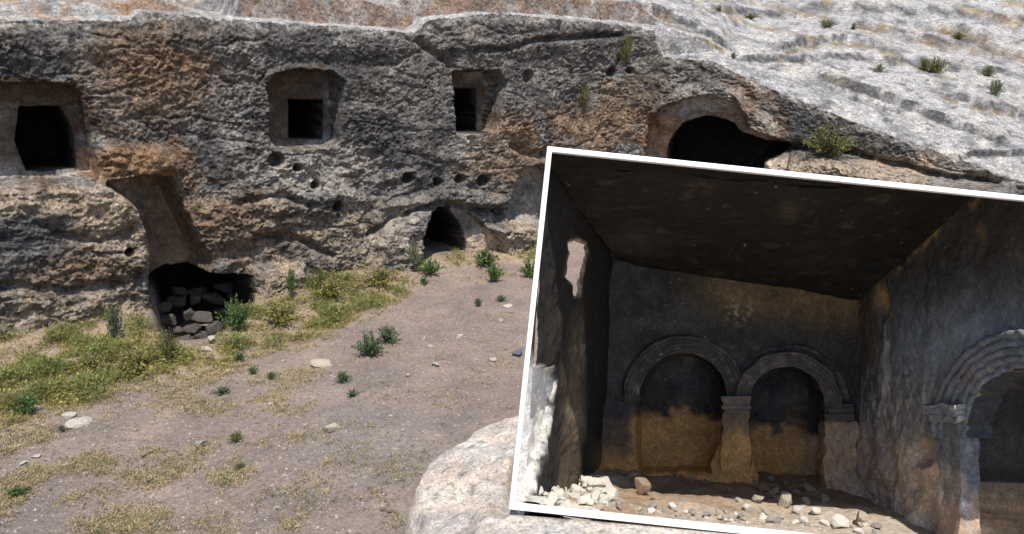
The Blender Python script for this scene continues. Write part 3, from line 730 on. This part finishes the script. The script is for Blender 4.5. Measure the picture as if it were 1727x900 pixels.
def rblock(name, x0, x1, y0, y1, proud, parent, colr):
    a = [right_pt(x0, y0), right_pt(x1, y0), right_pt(x1, y1), right_pt(x0, y1)]
    vs_, fs = [], []
    b_ = [q+wallR*proud for q in a]; a = [q-wallR*.1 for q in a]
    for fc in ((b_[0], b_[1], b_[2], b_[3]), (a[0], b_[0], b_[3], a[3]), (b_[1], a[1], a[2], b_[2]), (a[0], a[1], b_[1], b_[0]), (b_[3], b_[2], a[2], a[3])):
        k = len(vs_); vs_.extend(patch_grid(*fc, 18, 18)); fs.extend((grid_faces(18, 18)+k).tolist())
    vs_ = np.array(vs_); vs_ = vs_ + np.stack([fbm(vs_*7+k*20, 3) for k in range(3)], -1)*.04
    return obj(name, mesh_np(name, vs_, fs, True, colr(vs_) if callable(colr) else np.tile(colr, (len(vs_), 1))), M_soot, parent)
def c_rpil(v):
    x, y, _ = proj(v); n1 = fbm(v*7, 3); c0 = np.tile(np.array([.20, .20, .205]), (len(v), 1))
    c0 = lip(c0, np.array([.45, .42, .39]), sstep(.0, .3, n1)*sstep(720, 760, y)); c0 = lip(c0, np.array([.5, .38, .29]), sstep(800, 860, y+60*n1))
    return lip(c0, np.array([.72, .69, .64]), sstep(.05, .3, fbm(v*np.array([9, 9, 3])+5, 3))*sstep(760, 800, y))
o_rp = rblock('pilaster', 1590, 1626, 708, 905, .03, root, c_rpil); o_rp['label'] = 'pale scraped pilaster under the large arch'
for (x0, x1, y0, y1, pr) in ((1578, 1634, 682, 690, .09), (1582, 1631, 690, 699, .07), (1586, 1630, 700, 710, .055)):
    rblock('capital_course', x0, x1, y0, y1, pr, o_rp, (.33, .33, .34))
# --- ceiling
cn = -UP
def c_ceil(p_, x, y):
    n1 = fbm(p_*2+22, 4); n2 = fbm(p_*7+2, 3)
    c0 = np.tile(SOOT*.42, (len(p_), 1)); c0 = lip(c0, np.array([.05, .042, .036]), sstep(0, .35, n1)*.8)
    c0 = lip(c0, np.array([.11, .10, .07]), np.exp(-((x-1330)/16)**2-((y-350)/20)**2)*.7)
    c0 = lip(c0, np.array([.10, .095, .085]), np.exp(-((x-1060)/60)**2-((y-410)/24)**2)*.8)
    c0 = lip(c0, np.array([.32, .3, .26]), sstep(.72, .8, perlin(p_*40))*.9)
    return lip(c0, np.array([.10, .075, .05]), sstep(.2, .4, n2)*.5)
def d_ceil(p_, x, y):
    m = 0
    for cx0, cy0, r in ((1120, 388, 11), (1262, 410, 8), (1385, 432, 9)): m = m + sstep(1.3, .6, ell(x, y, cx0, cy0, r, r*.5))*.06
    m = m + .05*np.exp(-(((y-405)-1.35*(x-1006))/8)**2)*(x < 1050) + .05*np.exp(-(((y-405)-1.35*(x-990))/6)**2)*(x < 1050)
    return UP*np.asarray(m)[:, None]
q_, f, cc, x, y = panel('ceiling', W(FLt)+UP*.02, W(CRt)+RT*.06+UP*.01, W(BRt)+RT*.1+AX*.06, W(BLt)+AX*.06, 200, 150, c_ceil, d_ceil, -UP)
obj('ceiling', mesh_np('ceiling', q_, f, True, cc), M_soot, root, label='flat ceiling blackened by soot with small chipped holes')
# --- floor
def c_floor(p_, x, y):
    n1 = fbm(p_*3+2, 4)
    c0 = np.tile(np.array([.40, .29, .20]), (len(p_), 1)); c0 = lip(c0, np.array([.52, .45, .37]), sstep(830, 880, y+30*n1)); c0 = lip(c0, np.array([.78, .74, .68]), sstep(1080, 960, x+60*n1))
    return lip(c0, np.array([.36, .22, .12]), sstep(1150, 1050, x)*.6*sstep(0, .2, n1+.1))
def d_floor(p_, x, y): return UP*(.05*np.exp(-((y-800)/18)**2)+.05*sstep(960, 880, x)+.03*fbm(p_*8, 3))[:, None]
q_, f, cc, x, y = panel('floor', W(BLb)-RT*.15+AX*.6, W(BRb)+RT*.2+AX*.6, W(FRb)+RT*.1, W(FLb)-RT*.03, 160, 130, c_floor, d_floor, UP)
obj('floor', mesh_np('floor', q_, f, True, cc), M_soil, root)
FLOOR = q_; FLX, FLY, _fd = proj(q_)
# --- returns between frame and room; opening added at right to brighten the inside
def ret(name, A, B_, C_, D_, colr):
    v = patch_grid(A, B_, C_, D_, 14, 14); v = v + np.stack([fbm(v*6+k*9, 2) for k in range(3)], -1)*.004
    x, y, _ = proj(v); cc_ = colr(x, y) if callable(colr) else np.tile(colr, (len(v), 1))
    return obj(name, mesh_np(name, v, grid_faces(14, 14), True, cc_), M_soot, root)
z5 = FW*.045
fTL, fTR, fBL, fBR = cTL+z5, cTR+z5, cBL+z5, cBR+z5
ret('frame_return', fTL, W(FLt)+UP*.06, W(FLb)-UP*.06, fBL, lambda x, y: mixc(np.tile(SOOT*.6, (len(x), 1)), np.array([.7, .68, .65]), sstep(605, 640, y)))  # lower part painted pale like the doorway light
ret('frame_return', fTL, fTL*.12+fTR*.88, W(CRt)+UP*.02, W(FLt)+UP*.02, SOOT*.3)
ret('frame_return', fTL*.16+fTR*.84, fTR, right_pt(1742, 336)-wallR*.0, W(CRt)+UP*.01, SOOT*.3)
ret('frame_return', fBL, fBR, W(FRb)+RT*.1, W(FLb)-RT*.06, (.4, .36, .32))
# --- outer shell: rough masonry casing around roof, back and sides
def shell():
    o_ = .07
    t0, t1, t2, t3 = W(FLt)+UP*.07-wallL*.02, W(CRt)+UP*.03, W(BRt)+UP*.10+RT*.55+FW*.75, W(BLt)+UP*.10-wallL*.03+FW*.75+RT*.03
    b0, b1, b2, b3 = W(FLb)-UP*.16-wallL*.02, W(FRb)-UP*.2+RT*.6, W(BRb)-UP*.25+RT*.75+FW*.75, W(BLb)-UP*.25-wallL*.03+FW*.75+RT*.03
    vs_, fs = [], []
    for fc in ((t0, t1, t2, t3), (t1, b1, b2, t2), (t3, t2, b2, b3), (b0, b3, b2, b1)):
        k = len(vs_); vs_.extend(patch_grid(*fc, 30, 30)); fs.extend((grid_faces(30, 30)+k).tolist())
    return mesh_np('casing', np.array(vs_), fs, True, np.tile([.3, .26, .22], (len(vs_), 1)))
obj('casing', shell(), M_carved, root)

# ------------------------------------------------------------------ stones
import bmesh
def stone_mesh(seed, flat=.65, sub=3, facet=True):
    bm = bmesh.new(); bmesh.ops.create_icosphere(bm, subdivisions=sub, radius=1)
    v = np.array([q.co[:] for q in bm.verts]); r_ = np.random.default_rng(seed)
    for k in range(13):       # chop with random planes for broken facets
        nn = unit(r_.normal(size=3)); dd = r_.uniform(.42, .8)
        h = v@nn; ex = np.clip(h-dd, 0, None); v = v - nn*ex[:, None]*.98
    v = v*(1+.16*fbm(v*1.3+seed*7.7, 3)+.05*fbm(v*4+seed, 2))[:, None]
    v = v*np.array([1, r_.uniform(.65, .9), flat*r_.uniform(.8, 1.1)])
    for q, c0 in zip(bm.verts, v): q.co = c0
    m = bpy.data.meshes.new('stone'); bm.to_mesh(m); bm.free()
    for p_ in m.polygons: p_.use_smooth = True
    m.set_sharp_from_angle(angle=rad(24))
    return m
SM = {}
def stone(name, pos, r, mat, seed, label, cat='stone', group=None, sink=.25, flat=.65, upv=None):
    key = (seed % 7, mat, flat)
    if key not in SM:
        SM[key] = stone_mesh(seed % 7, flat); SM[key].materials.append(M_stone[mat])
    o_ = obj(name, SM[key], None, None, label, cat, group)
    o_.scale = (r, r*random.uniform(.85, 1.1), r*random.uniform(.85, 1.1))
    o_.rotation_euler = (random.uniform(-.25, .25), random.uniform(-.25, .25), random.uniform(0, 6.28))
    o_.location = Vector(pos)+Vector((0, 0, r*flat*(1-2*sink)*.8))
    return o_
def px_r(w_px, d): return w_px/2*d/F
# big ones that can be told apart: px, py, width px, material, label
NAMED = [(138, 714, 60, 6, 'flat white stone, the larger of two beside the leftmost weeds', .28), (114, 701, 32, 6, 'small flat white stone behind the larger white slab', .35), (556, 727, 38, 0, 'long pale stone alone in the middle of the bare path', .6),
         (545, 614, 46, 0, 'flat pale stone half sunk among dry grass', .3), (871, 599, 22, 3, 'dark blue grey stone beside the white frame', .8), (357, 578, 26, 0, 'upright pale stone at the lip of the low cave mouth', .8), (350, 592, 22, 0, 'cream stone just below the cave lip stone', .7),
         (734, 616, 22, 6, 'pale rounded stone on the dirt above the path', .6), (724, 586, 14, 6, 'small white stone right of the largest green weed', .7), (715, 573, 14, 0, 'narrow cream stone above the small white one', .7),
         (775, 571, 18, 6, 'whitish stone between the weeds and the frame', .6), (833, 608, 20, 0, 'low cream stone left of the dark grey stone', .5), (845, 543, 16, 6, 'white stone near the two small green tufts', .6),
         (858, 517, 20, 6, 'white flat stone close below the green tuft by the frame', .5), (688, 633, 12, 6, 'small white stone at the top of the path', .7), (517, 719, 14, 1, 'little grey stone left of the long path stone', .7),
         (468, 858, 16, 1, 'little grey stone at the bottom of the dry grass', .8), (258, 838, 14, 6, 'small white stone at the bottom left of the ground', .7), (60, 770, 20, 6, 'thin pale stone in the left dry grass', .35), (38, 783, 18, 6, 'flat pale chip at the left edge of the picture', .35),
         (32, 752, 12, 6, 'small pale chip above the flat left edge chip', .5), (74, 717, 14, 6, 'pale chip left of the white slabs', .5), (190, 769, 12, 6, 'pale chip alone in the dry grass below the white slabs', .5), (337, 747, 26, 1, 'flat grey stone sliver lying in dry grass', .25)]
for k, (a, b, wpx, mt, lb, fl_) in enumerate(NAMED):
    g_ = g_at(a, b); d_ = proj(g_[None])[2][0]
    stone('stone', g_, px_r(wpx, d_), mt, k, lb, flat=fl_)
for k in range(46):
    a, b = random.uniform(20, 880), random.uniform(560, 890)
    if a > 690 and b > 690: continue
    g_ = g_at(a, b); d_ = proj(g_[None])[2][0]
    stone('stone', g_, px_r(random.uniform(5, 10), d_), random.choice([0, 1, 6, 6, 2]), k, 'pebble sized stone scattered on the bare dirt', group='small stones scattered on the dirt')
# stones filling the cave mouth, cave shade painted into their colour
cave = [(272, 520, 34), (300, 508, 36), (330, 505, 34), (362, 502, 40), (395, 498, 36), (285, 540, 34), (318, 530, 30), (345, 535, 42), (376, 525, 34), (402, 520, 36), (300, 558, 32), (326, 552, 34), (356, 556, 40), (385, 548, 36),
        (282, 562, 26), (312, 574, 34), (342, 572, 36), (370, 572, 30), (335, 490, 34), (380, 484, 34), (300, 490, 30), (410, 545, 30)]
ORD = ['first', 'second', 'third', 'fourth', 'fifth', 'sixth', 'seventh', 'eighth', 'ninth', 'tenth', 'eleventh', 'twelfth']
def row_of(b): return 0 if b < 495 else 1 if b < 512 else 2 if b < 541 else 3 if b < 560 else 4
def cave_label(k):
    r = row_of(cave[k][1]); row_ = sorted([q for q in cave if row_of(q[1]) == r])
    return '%s grey stone from the left in the %s row of the cave pile' % (ORD[row_.index(cave[k])], ['top', 'upper', 'middle', 'lower', 'bottom'][r])
for k, (a, b, wpx) in enumerate(cave):
    back = sstep(590, 490, b)*1.0
    d_ = 11.5 + .7*(580-b)/90 + (a-335)*.004
    stone('stone', P(a, b, d_), px_r(wpx*1.2, d_), 5, k+3, cave_label(k), group='stones filling the low cave mouth', sink=.5)
# rubble in the chamber, lying on its floor
def on_floor(a, b): return FLOOR[np.argmin((FLX-a)**2+(FLY-b)**2)]
RUB = [(1278, 842, 34, 0), (1322, 850, 44, 0), (1345, 862, 30, 4), (1375, 862, 30, 4), (1412, 884, 40, 4), (1452, 880, 38, 0), (1305, 828, 24, 0), (1290, 862, 26, 0), (1338, 828, 26, 2), (1270, 812, 20, 1), (1322, 812, 24, 2), (1350, 808, 22, 2), (1300, 806, 22, 1), (1362, 822, 26, 0), (1310, 838, 22, 0), (1390, 842, 24, 0), (1258, 856, 22, 4), (1360, 846, 24, 0), (1285, 824, 24, 2),
       (1085, 828, 46, 2), (1068, 800, 26, 2), (1105, 838, 22, 2), (1072, 790, 20, 2), (1140, 800, 18, 2), (1165, 806, 16, 2), (1190, 812, 18, 2), (1230, 826, 22, 2), (1245, 842, 18, 0)]
for k, (a, b, wpx, mt) in enumerate(RUB):
    p_ = on_floor(a, b+5); d_ = proj(p_[None])[2][0]
    side = [q for q in RUB if (q[0] < 1255) == (a < 1255)]
    lb = '%s stone from the left in the rubble %s' % ((ORD+['thirteenth', 'fourteenth', 'fifteenth', 'sixteenth', 'seventeenth', 'eighteenth', 'nineteenth', 'twentieth'])[sorted(side).index(RUB[k])], 'below the left arched niche' if a < 1255 else 'below the right arched niche'); gr = 'rubble by the chamber niches'
    if k == 19: lb, gr = 'long flat orange stone on the chamber floor at left', None
    if k == 4: lb, gr = 'large pale stone on the chamber floor nearest the right wall', None
    stone('stone', p_, px_r(wpx, d_), mt, k, lb, group=gr, sink=.1, flat=.7)
for k in range(110):
    a = random.uniform(890, 1035) if k < 46 else random.uniform(1000, 1480)
    t_ = (a-890)/530; b = random.uniform(808 if k < 46 else 838, 852) + t_*45
    if a < 905 and b < 820: continue
    p_ = on_floor(a, b); d_ = proj(p_[None])[2][0]
    if k < 46: stone('stone', p_, px_r(random.uniform(16, 40), d_), 4, k, 'white sunlit rubble stone in the lower left of the chamber', group='white rubble at the chamber doorway', sink=.05, flat=.7)
    else: stone('stone', p_, px_r(random.uniform(8, 24), d_), random.choice([0, 4, 1]), k, 'small pale rubble stone along the front of the chamber floor', group='small rubble along the chamber front', sink=.15, flat=.7)

# ------------------------------------------------------------------ vegetation
def blades(pos, n_each, hgt, wid, lean, colr, leaf=False, curl=.5, spread=.05):
    """pos (k,3); colr (k,3); returns triangles"""
    k = len(pos); n = k*n_each
    base = np.repeat(pos, n_each, 0); cc_ = np.repeat(colr, n_each, 0); H = np.repeat(hgt, n_each)*rng.uniform(.45, 1.15, n)
    az = rng.uniform(0, 2*np.pi, n); ln = rng.uniform(.1, 1, n)*lean
    dirh = np.c_[np.cos(az), np.sin(az), np.zeros(n)]
    sprd = np.repeat(np.broadcast_to(spread, (k,)), n_each)
    root_ = base + dirh*(rng.uniform(0, 1, n)*sprd)[:, None]
    mid = root_ + dirh*(H*ln*.35)[:, None] + np.array([0, 0, 1])*(H*.6)[:, None]
    tip = root_ + dirh*(H*ln)[:, None] + np.array([0, 0, 1])*(H*(1-curl*ln*.5))[:, None]
    a2 = rng.uniform(0, 2*np.pi, n); sd = np.c_[np.cos(a2), np.sin(a2), np.zeros(n)]*(wid*rng.uniform(.6, 1.3, n))[:, None]
    v = np.stack([root_-sd*.5, root_+sd*.5, mid-sd*.6, mid+sd*.6, tip], 1).reshape(-1, 3)
    i = np.arange(n)[:, None]*5
    f = np.concatenate([i+np.array([[0, 1, 3]]), i+np.array([[0, 3, 2]]), i+np.array([[2, 3, 4]])])
    cc_ = cc_*rng.uniform(.7, 1.3, (n, 1))
    return v, f, np.repeat(cc_, 5, 0)
def leaves(cen, n, size, rad3, colr, seed=0):
    r_ = np.random.default_rng(seed)
    d_ = r_.normal(size=(n, 3)); d_ /= np.linalg.norm(d_, axis=1)[:, None]; rr_ = r_.uniform(.15, 1, n)**.5
    p_ = d_*rr_[:, None]*np.asarray(rad3); p_[:, 2] = np.abs(p_[:, 2]) if True else p_[:, 2]
    a = r_.normal(size=(n, 3)) + d_*1.2 + np.array([0, 0, .5]); a /= np.linalg.norm(a, axis=1)[:, None]
    b = np.cross(a, r_.normal(size=(n, 3))); b /= np.linalg.norm(b, axis=1)[:, None]
    s_ = size*r_.uniform(.6, 1.4, n)[:, None]
    v = np.stack([p_, p_+a*s_*.5+b*s_*.22, p_+a*s_, p_+a*s_*.5-b*s_*.22], 1).reshape(-1, 3)
    f = np.arange(n*4).reshape(-1, 4)
    cc_ = np.repeat(np.asarray(colr)*r_.uniform(.65, 1.35, (n, 1)), 4, 0)
    return v+np.asarray(cen), f, cc_
# grass and ground weeds as one mass
def sample_ground(n, ylo=425, yhi=898):
    out = []
    a = rng.uniform(-30, 925, n); b = rng.uniform(ylo, yhi, n)
    v = FW + ((a-CX)/F)[:, None]*RT - ((b-CY)/F)[:, None]*UP
    t = (0-CAMH)/v[:, 2]; p_ = CAM+v*t[:, None]
    p_[:, 2] = ground_h(p_[:, 0], p_[:, 1])
    return p_, a, b
p_, a, b = sample_ground(150000)
nn = fbm(p_*np.array([1.4, 1.4, 0]), 4); n5 = fbm(p_*np.array([2.6, 2.6, 0])+9, 4); n6 = fbm(p_*np.array([1.1, 1.1, 0])+50, 3)
den, band = grass_den(a, b, nn)
far = proj(p_)[2]
inside = ((p_[:, 1]-9.4)-k73*(p_[:, 0]+6.55))/math.hypot(1, k73) < .15
inb = (poly_sdf(p_[:, 0], p_[:, 1], [(-.9, 3), (-.85, 4.8), (-.45, 5.5), (0, 5.7), (2, 6), (2, 3)]) < 0)
keep = (rng.uniform(0, 1, len(p_)) < (band*.62*sstep(-.16, .16, n5+.06)+.045*(1-band)*sstep(-.1, .3, n5+nn)+den*(1-band)*.28)*np.clip((far/9)**-1, .4, 1.4)) & inside & ~inb
cave_hole = poly_sdf(a, b, [(262, 500), (420, 470), (425, 520), (345, 585), (270, 585)]) < 0
keep &= ~cave_hole
p_, a, b, band, n5, n6 = p_[keep], a[keep], b[keep], band[keep], n5[keep], n6[keep]
yel = np.array([.36, .31, .095]); grn = np.array([.14, .18, .055]); strw = np.array([.40, .315, .185]); olv = np.array([.19, .18, .075])
colr = np.tile(strw, (len(p_), 1))
lush = band*sstep(-.25, .25, n6+.35*n5+.05)
colr = mixc(colr, yel, lush*.8); colr = mixc(colr, grn, lush*sstep(.0, .4, n5+.1)*.8)
colr = mixc(colr, olv, (rng.uniform(0, 1, len(p_)) < .3)*lush)
hg = .03+.05*lush+.20*lush*sstep(0, .45, n5)*rng.uniform(.3, 1.4, len(p_))
colr = mixc(colr, np.array([.20, .20, .115]), (1-band)*(rng.uniform(0, 1, len(p_)) < .35))
v, f, cc = blades(p_, 6, hg, .0055, 1.6, colr, spread=.045)
obj('grass', mesh_np('grass', v, f, False, cc), M_grass, kind='stuff', label='yellow green grass and low weeds along the foot of the cliff')
# leafy weed mass in the lush patches
lp = rng.uniform(0, 1, len(p_)) < lush*.5
q_ = p_[lp]; nl = len(q_)
L_v, L_f, L_c = [], [], []
n_ = nl*5; base = np.repeat(q_, 5, 0) + np.c_[rng.normal(0, .035, n_), rng.normal(0, .035, n_), rng.uniform(.01, .16, n_)*np.repeat(.4+.9*sstep(0, .4, n5[lp]), 5)]
aa = rng.normal(size=(n_, 3))+np.array([0, 0, .6]); aa /= np.linalg.norm(aa, axis=1)[:, None]; bb = np.cross(aa, rng.normal(size=(n_, 3))); bb /= np.linalg.norm(bb, axis=1)[:, None]
s_ = rng.uniform(.022, .055, n_)[:, None]
v = np.stack([base, base+aa*s_*.5+bb*s_*.25, base+aa*s_, base+aa*s_*.5-bb*s_*.25], 1).reshape(-1, 3)
cc = np.repeat(np.repeat(mixc(np.tile(yel*np.array([.8, .82, .9]), (nl, 1)), grn*1.1, sstep(-.05, .3, n5[lp])*.75), 5, 0)*rng.uniform(.65, 1.35, (n_, 1)), 4, 0)
obj('low_weeds', mesh_np('low_weeds', v, np.arange(n_*4).reshape(-1, 4), False, cc), M_leaf, kind='stuff', label='small yellow green leaves of the weeds along the cliff foot')
# gravel
p_, a, b = sample_ground(9000, 450)
keep = ~(poly_sdf(p_[:, 0], p_[:, 1], [(-.9, 3), (-.85, 4.8), (-.45, 5.5), (0, 5.7), (2, 6), (2, 3)]) < 0); p_ = p_[keep]
n_ = len(p_); s_ = rng.uniform(.004, .016, n_)**1.0
oct_ = np.array([[1, 0, 0], [0, 1, 0], [-1, 0, 0], [0, -1, 0], [0, 0, .7], [0, 0, -.5]]); of = np.array([[0, 1, 4], [1, 2, 4], [2, 3, 4], [3, 0, 4], [1, 0, 5], [2, 1, 5], [3, 2, 5], [0, 3, 5]])
v = (p_[:, None, :]+oct_[None]*s_[:, None, None]*rng.uniform(.6, 1.3, (n_, 6, 1))).reshape(-1, 3)
f = (np.arange(n_)[:, None, None]*6+of[None]).reshape(-1, 3)
cc = np.repeat(np.array([.29, .26, .235])*rng.uniform(.5, 1.5, (n_, 1)), 6, 0)
obj('gravel', mesh_np('gravel', v, f, False, cc), M_carved, kind='stuff', label='fine gravel strewn over the dirt')

def weed_mesh(seed, colr, n=26, hgt=1., leafn=24, ls=.20):
    """a mound of leafy sprigs, radius and height about 1 unit"""
    r_ = np.random.default_rng(seed); V, Fc, Cc = [], [], []; off = 0
    SV, SF = [], []
    for k in range(n):
        az = r_.uniform(0, 6.28); out = r_.uniform(.05, 1.); H = hgt*r_.uniform(.6, 1)*math.sqrt(max(.12, 1-.8*out*out))
        shade = r_.uniform(.65, 1.3)
        for j in range(leafn):
            t = .25+.75*(j+1)/leafn; bend = out*t**1.2
            c0 = np.array([math.cos(az)*bend, math.sin(az)*bend, H*t*(1.1-.2*out*t)]) + r_.normal(size=3)*.035
            a_ = r_.normal(size=3)*.8+np.array([math.cos(az)*.6, math.sin(az)*.6, .45]); a_ /= np.linalg.norm(a_)
            b_ = np.cross(a_, r_.normal(size=3)); b_ /= np.linalg.norm(b_); s = ls*r_.uniform(.6, 1.3)*(1.15-.4*t)
            V += [c0, c0+a_*s*.5+b_*s*.27, c0+a_*s, c0+a_*s*.5-b_*s*.27]; Fc.append([off, off+1, off+2, off+3]); off += 4
            cv = np.asarray(colr)*r_.uniform(.7, 1.25)*shade; Cc += [cv]*4
        w_ = .010
        b0 = len(SV)
        for t in (0, .5, 1):
            bend = out*t**1.2; c0 = np.array([math.cos(az)*bend, math.sin(az)*bend, H*t*(1.1-.2*out*t)])
            SV += [c0+[w_, 0, 0], c0+[-w_*.5, w_, 0], c0+[-w_*.5, -w_, 0]]
        for lv in (0, 1):
            for e in range(3): SF.append([b0+lv*3+e, b0+lv*3+(e+1) % 3, b0+lv*3+3+(e+1) % 3, b0+lv*3+3+e])
    return mesh_np('foliage', np.array(V), Fc, False, np.array(Cc)), mesh_np('stems', np.array(SV), SF, True)
WK = {'green': (.105, .17, .06), 'bluegreen': (.11, .155, .08), 'yellow': (.25, .225, .075), 'olive': (.15, .16, .055), 'grey': (.17, .185, .12)}
WM = {}
def weed(name, pos, wr, h, kind, seed, label, cat='weed', group=None):
    key = (kind, seed % 6)
    if key not in WM:
        a_, b_ = weed_mesh(seed % 6+11*len(WM), WK[kind], *((60, .9, 26, .10) if kind in ('yellow', 'olive') else (34, 1., 26, .17))); a_.materials.append(M_leaf); b_.materials.append(M_twig); WM[key] = (a_, b_)
    e = obj(name, None, None, None, label, cat, group); e.location = Vector(pos); e.rotation_euler = (0, 0, random.uniform(0, 6.28)); e.scale = (wr*random.uniform(.8, 1.15), wr*random.uniform(.8, 1.15), h*random.uniform(.85, 1.1))
    obj('foliage', WM[key][0], None, e); obj('stems', WM[key][1], None, e)
    return e
WEEDS = [(625, 600, 62, 42, 'bluegreen', 'largest bushy dark green weed in the middle of the dirt'), (655, 578, 44, 30, 'bluegreen', 'dark green weed touching the back of the largest weed'), (400, 560, 62, 56, 'green', 'feathery green plant hanging over the right of the cave stones'),
         (45, 700, 56, 38, 'green', 'green weed in yellow grass at the left picture edge'), (578, 645, 34, 18, 'bluegreen', 'low dark green weed below the largest weed'), (457, 640, 22, 16, 'bluegreen', 'round small green weed, right one of two in the dirt'),
         (427, 630, 20, 14, 'bluegreen', 'round small green weed, left one of two in the dirt'), (375, 664, 40, 14, 'bluegreen', 'thin spreading green weed in dry grass'), (832, 475, 44, 32, 'green', 'bright green weed below the right pale block'),
         (818, 450, 50, 34, 'green', 'bright green weed against the right pale block'), (845, 508, 26, 12, 'bluegreen', 'small green tuft, right one of the pair near the frame'), (806, 516, 20, 14, 'bluegreen', 'small green tuft, left one of the pair near the frame'),
         (893, 468, 36, 36, 'green', 'green weed touching the left side of the white frame'), (727, 462, 50, 32, 'green', 'bright green weed in front of the arched doorway'), (716, 480, 28, 14, 'bluegreen', 'low green weed in front of the doorway weed'),
         (28, 835, 44, 18, 'green', 'bright green weed in the bottom left corner'), (400, 745, 36, 22, 'olive', 'olive weed beside the bare path'), (492, 495, 26, 40, 'green', 'green weed beside the pale outcrop by the cave'),
         (405, 790, 28, 12, 'olive', 'low olive weed in the lower dry grass'), (105, 728, 22, 12, 'bluegreen', 'small green weed below the white slabs'), (595, 668, 30, 12, 'bluegreen', 'thin green sprig at the edge of the path'),
         (404, 610, 34, 14, 'bluegreen', 'low green weed below the cave mouth'), (232, 628, 120, 62, 'yellow', 'wide yellow green bush left of the low cave'), (160, 625, 90, 45, 'yellow', 'yellow green clump left of the widest bush'),
         (285, 612, 60, 60, 'olive', 'olive weed at the left lip of the low cave'), (195, 575, 40, 68, 'grey', 'thin grey green stalks against the left rock'), (560, 500, 110, 52, 'yellow', 'yellow green bush right of the pale outcrop'),
         (640, 480, 90, 45, 'yellow', 'yellow green bush left of the arched doorway'), (470, 545, 110, 50, 'yellow', 'yellow green weed bank right of the cave stones'), (700, 452, 26, 46, 'grey', 'pale dry stalks at the doorway edge'), (20, 690, 60, 45, 'yellow', 'yellow weed behind the left edge green weed'),
         (540, 480, 50, 36, 'olive', 'olive weed behind the yellow bush by the outcrop')]
for k, (a, b, wp, hp, kd, lb) in enumerate(WEEDS):
    g_ = g_at(a, b); d_ = proj(g_[None])[2][0]
    weed('weed', g_, px_r(wp, d_)*(1.15 if kd == 'yellow' else 1.05), hp*d_/F*(.75 if kd == 'yellow' else 1.05), kd, k, lb, group='weeds on the ground')
# plants rooted on the rock: find the surface by the projected final mesh
fpx, fpy, fdp = proj(final)
def rock_at(a, b, rows=None):
    m_ = (fpx-a)**2+(fpy-b)**2; idx = np.argpartition(m_, 12)[:12]; k = idx[np.argmin(fdp[idx])]; return final[k]
SHR = [(1395, 262, 150, 55, 'olive', 'wide olive bush on the rock ledge beside the arched cave'), (1058, 108, 40, 60, 'olive', 'dry hanging plant high on the cliff right of the small square hole'), (985, 190, 34, 60, 'olive', 'dry plant growing on the cliff face just above the frame corner'),
       (1575, 118, 60, 26, 'olive', 'dark olive shrub in the middle of the pale slope'), (1555, 110, 40, 22, 'olive', 'taller shrub left of the dark olive slope shrub'), (1677, 155, 30, 24, 'grey', 'grey green shrub low on the pale slope at right'), (1660, 125, 36, 20, 'grey', 'grey green shrub above the lower right slope shrub'),
       (1395, 42, 44, 16, 'olive', 'small shrub near the top of the pale slope'), (1480, 118, 26, 12, 'grey', 'low grey tuft left of the olive slope shrubs'), (1237, 96, 18, 10, 'grey', 'small tuft at the edge of the upper rock layer'), (1215, 12, 20, 10, 'olive', 'small tuft at the very top of the slope'),
       (1265, 25, 40, 9, 'olive', 'low dark tuft in a crack below the slope top'), (1610, 62, 40, 12, 'olive', 'low dark shrub under a slope ledge at right'), (1440, 45, 20, 12, 'grey', 'grey tuft right of the top slope shrub')]
for k, (a, b, wp, hp, kd, lb) in enumerate(SHR):
    g_ = rock_at(a, b); d_ = proj(g_[None])[2][0]
    weed('shrub', g_-np.array([0, 0, .03]), px_r(wp, d_), hp*d_/F*1.15, kd, k, lb, cat='shrub', group='shrubs on the rock')
# twigs
def twig(a, b, a2, b2, label):
    q0, q1 = g_at(a, b), g_at(a2, b2); cu = []
    pts_ = [q0*(1-t)+q1*t+np.array([random.uniform(-.012, .012), random.uniform(-.012, .012), .012+random.uniform(0, .012)]) for t in np.linspace(0, 1, 7)]
    vs_, fs = [], []
    for k, c0 in enumerate(pts_):
        r = .009*(1-.6*k/6)
        for e in range(5): vs_.append(c0+np.array([r*math.cos(e*1.2566), r*math.sin(e*1.2566)*.6, r*math.sin(e*1.2566)]))
    for k in range(6):
        for e in range(5): fs.append([k*5+e, k*5+(e+1) % 5, k*5+5+(e+1) % 5, k*5+5+e])
    obj('twig', mesh_np('twig', np.array(vs_), fs, True), M_twig, None, label, 'twig')
twig(248, 815, 277, 798, 'dark bent twig in the dry grass at lower left'); twig(640, 860, 676, 868, 'thin straight twig on the bare path near the boulder'); twig(240, 772, 262, 760, 'short twig in the dry grass above the bent one')
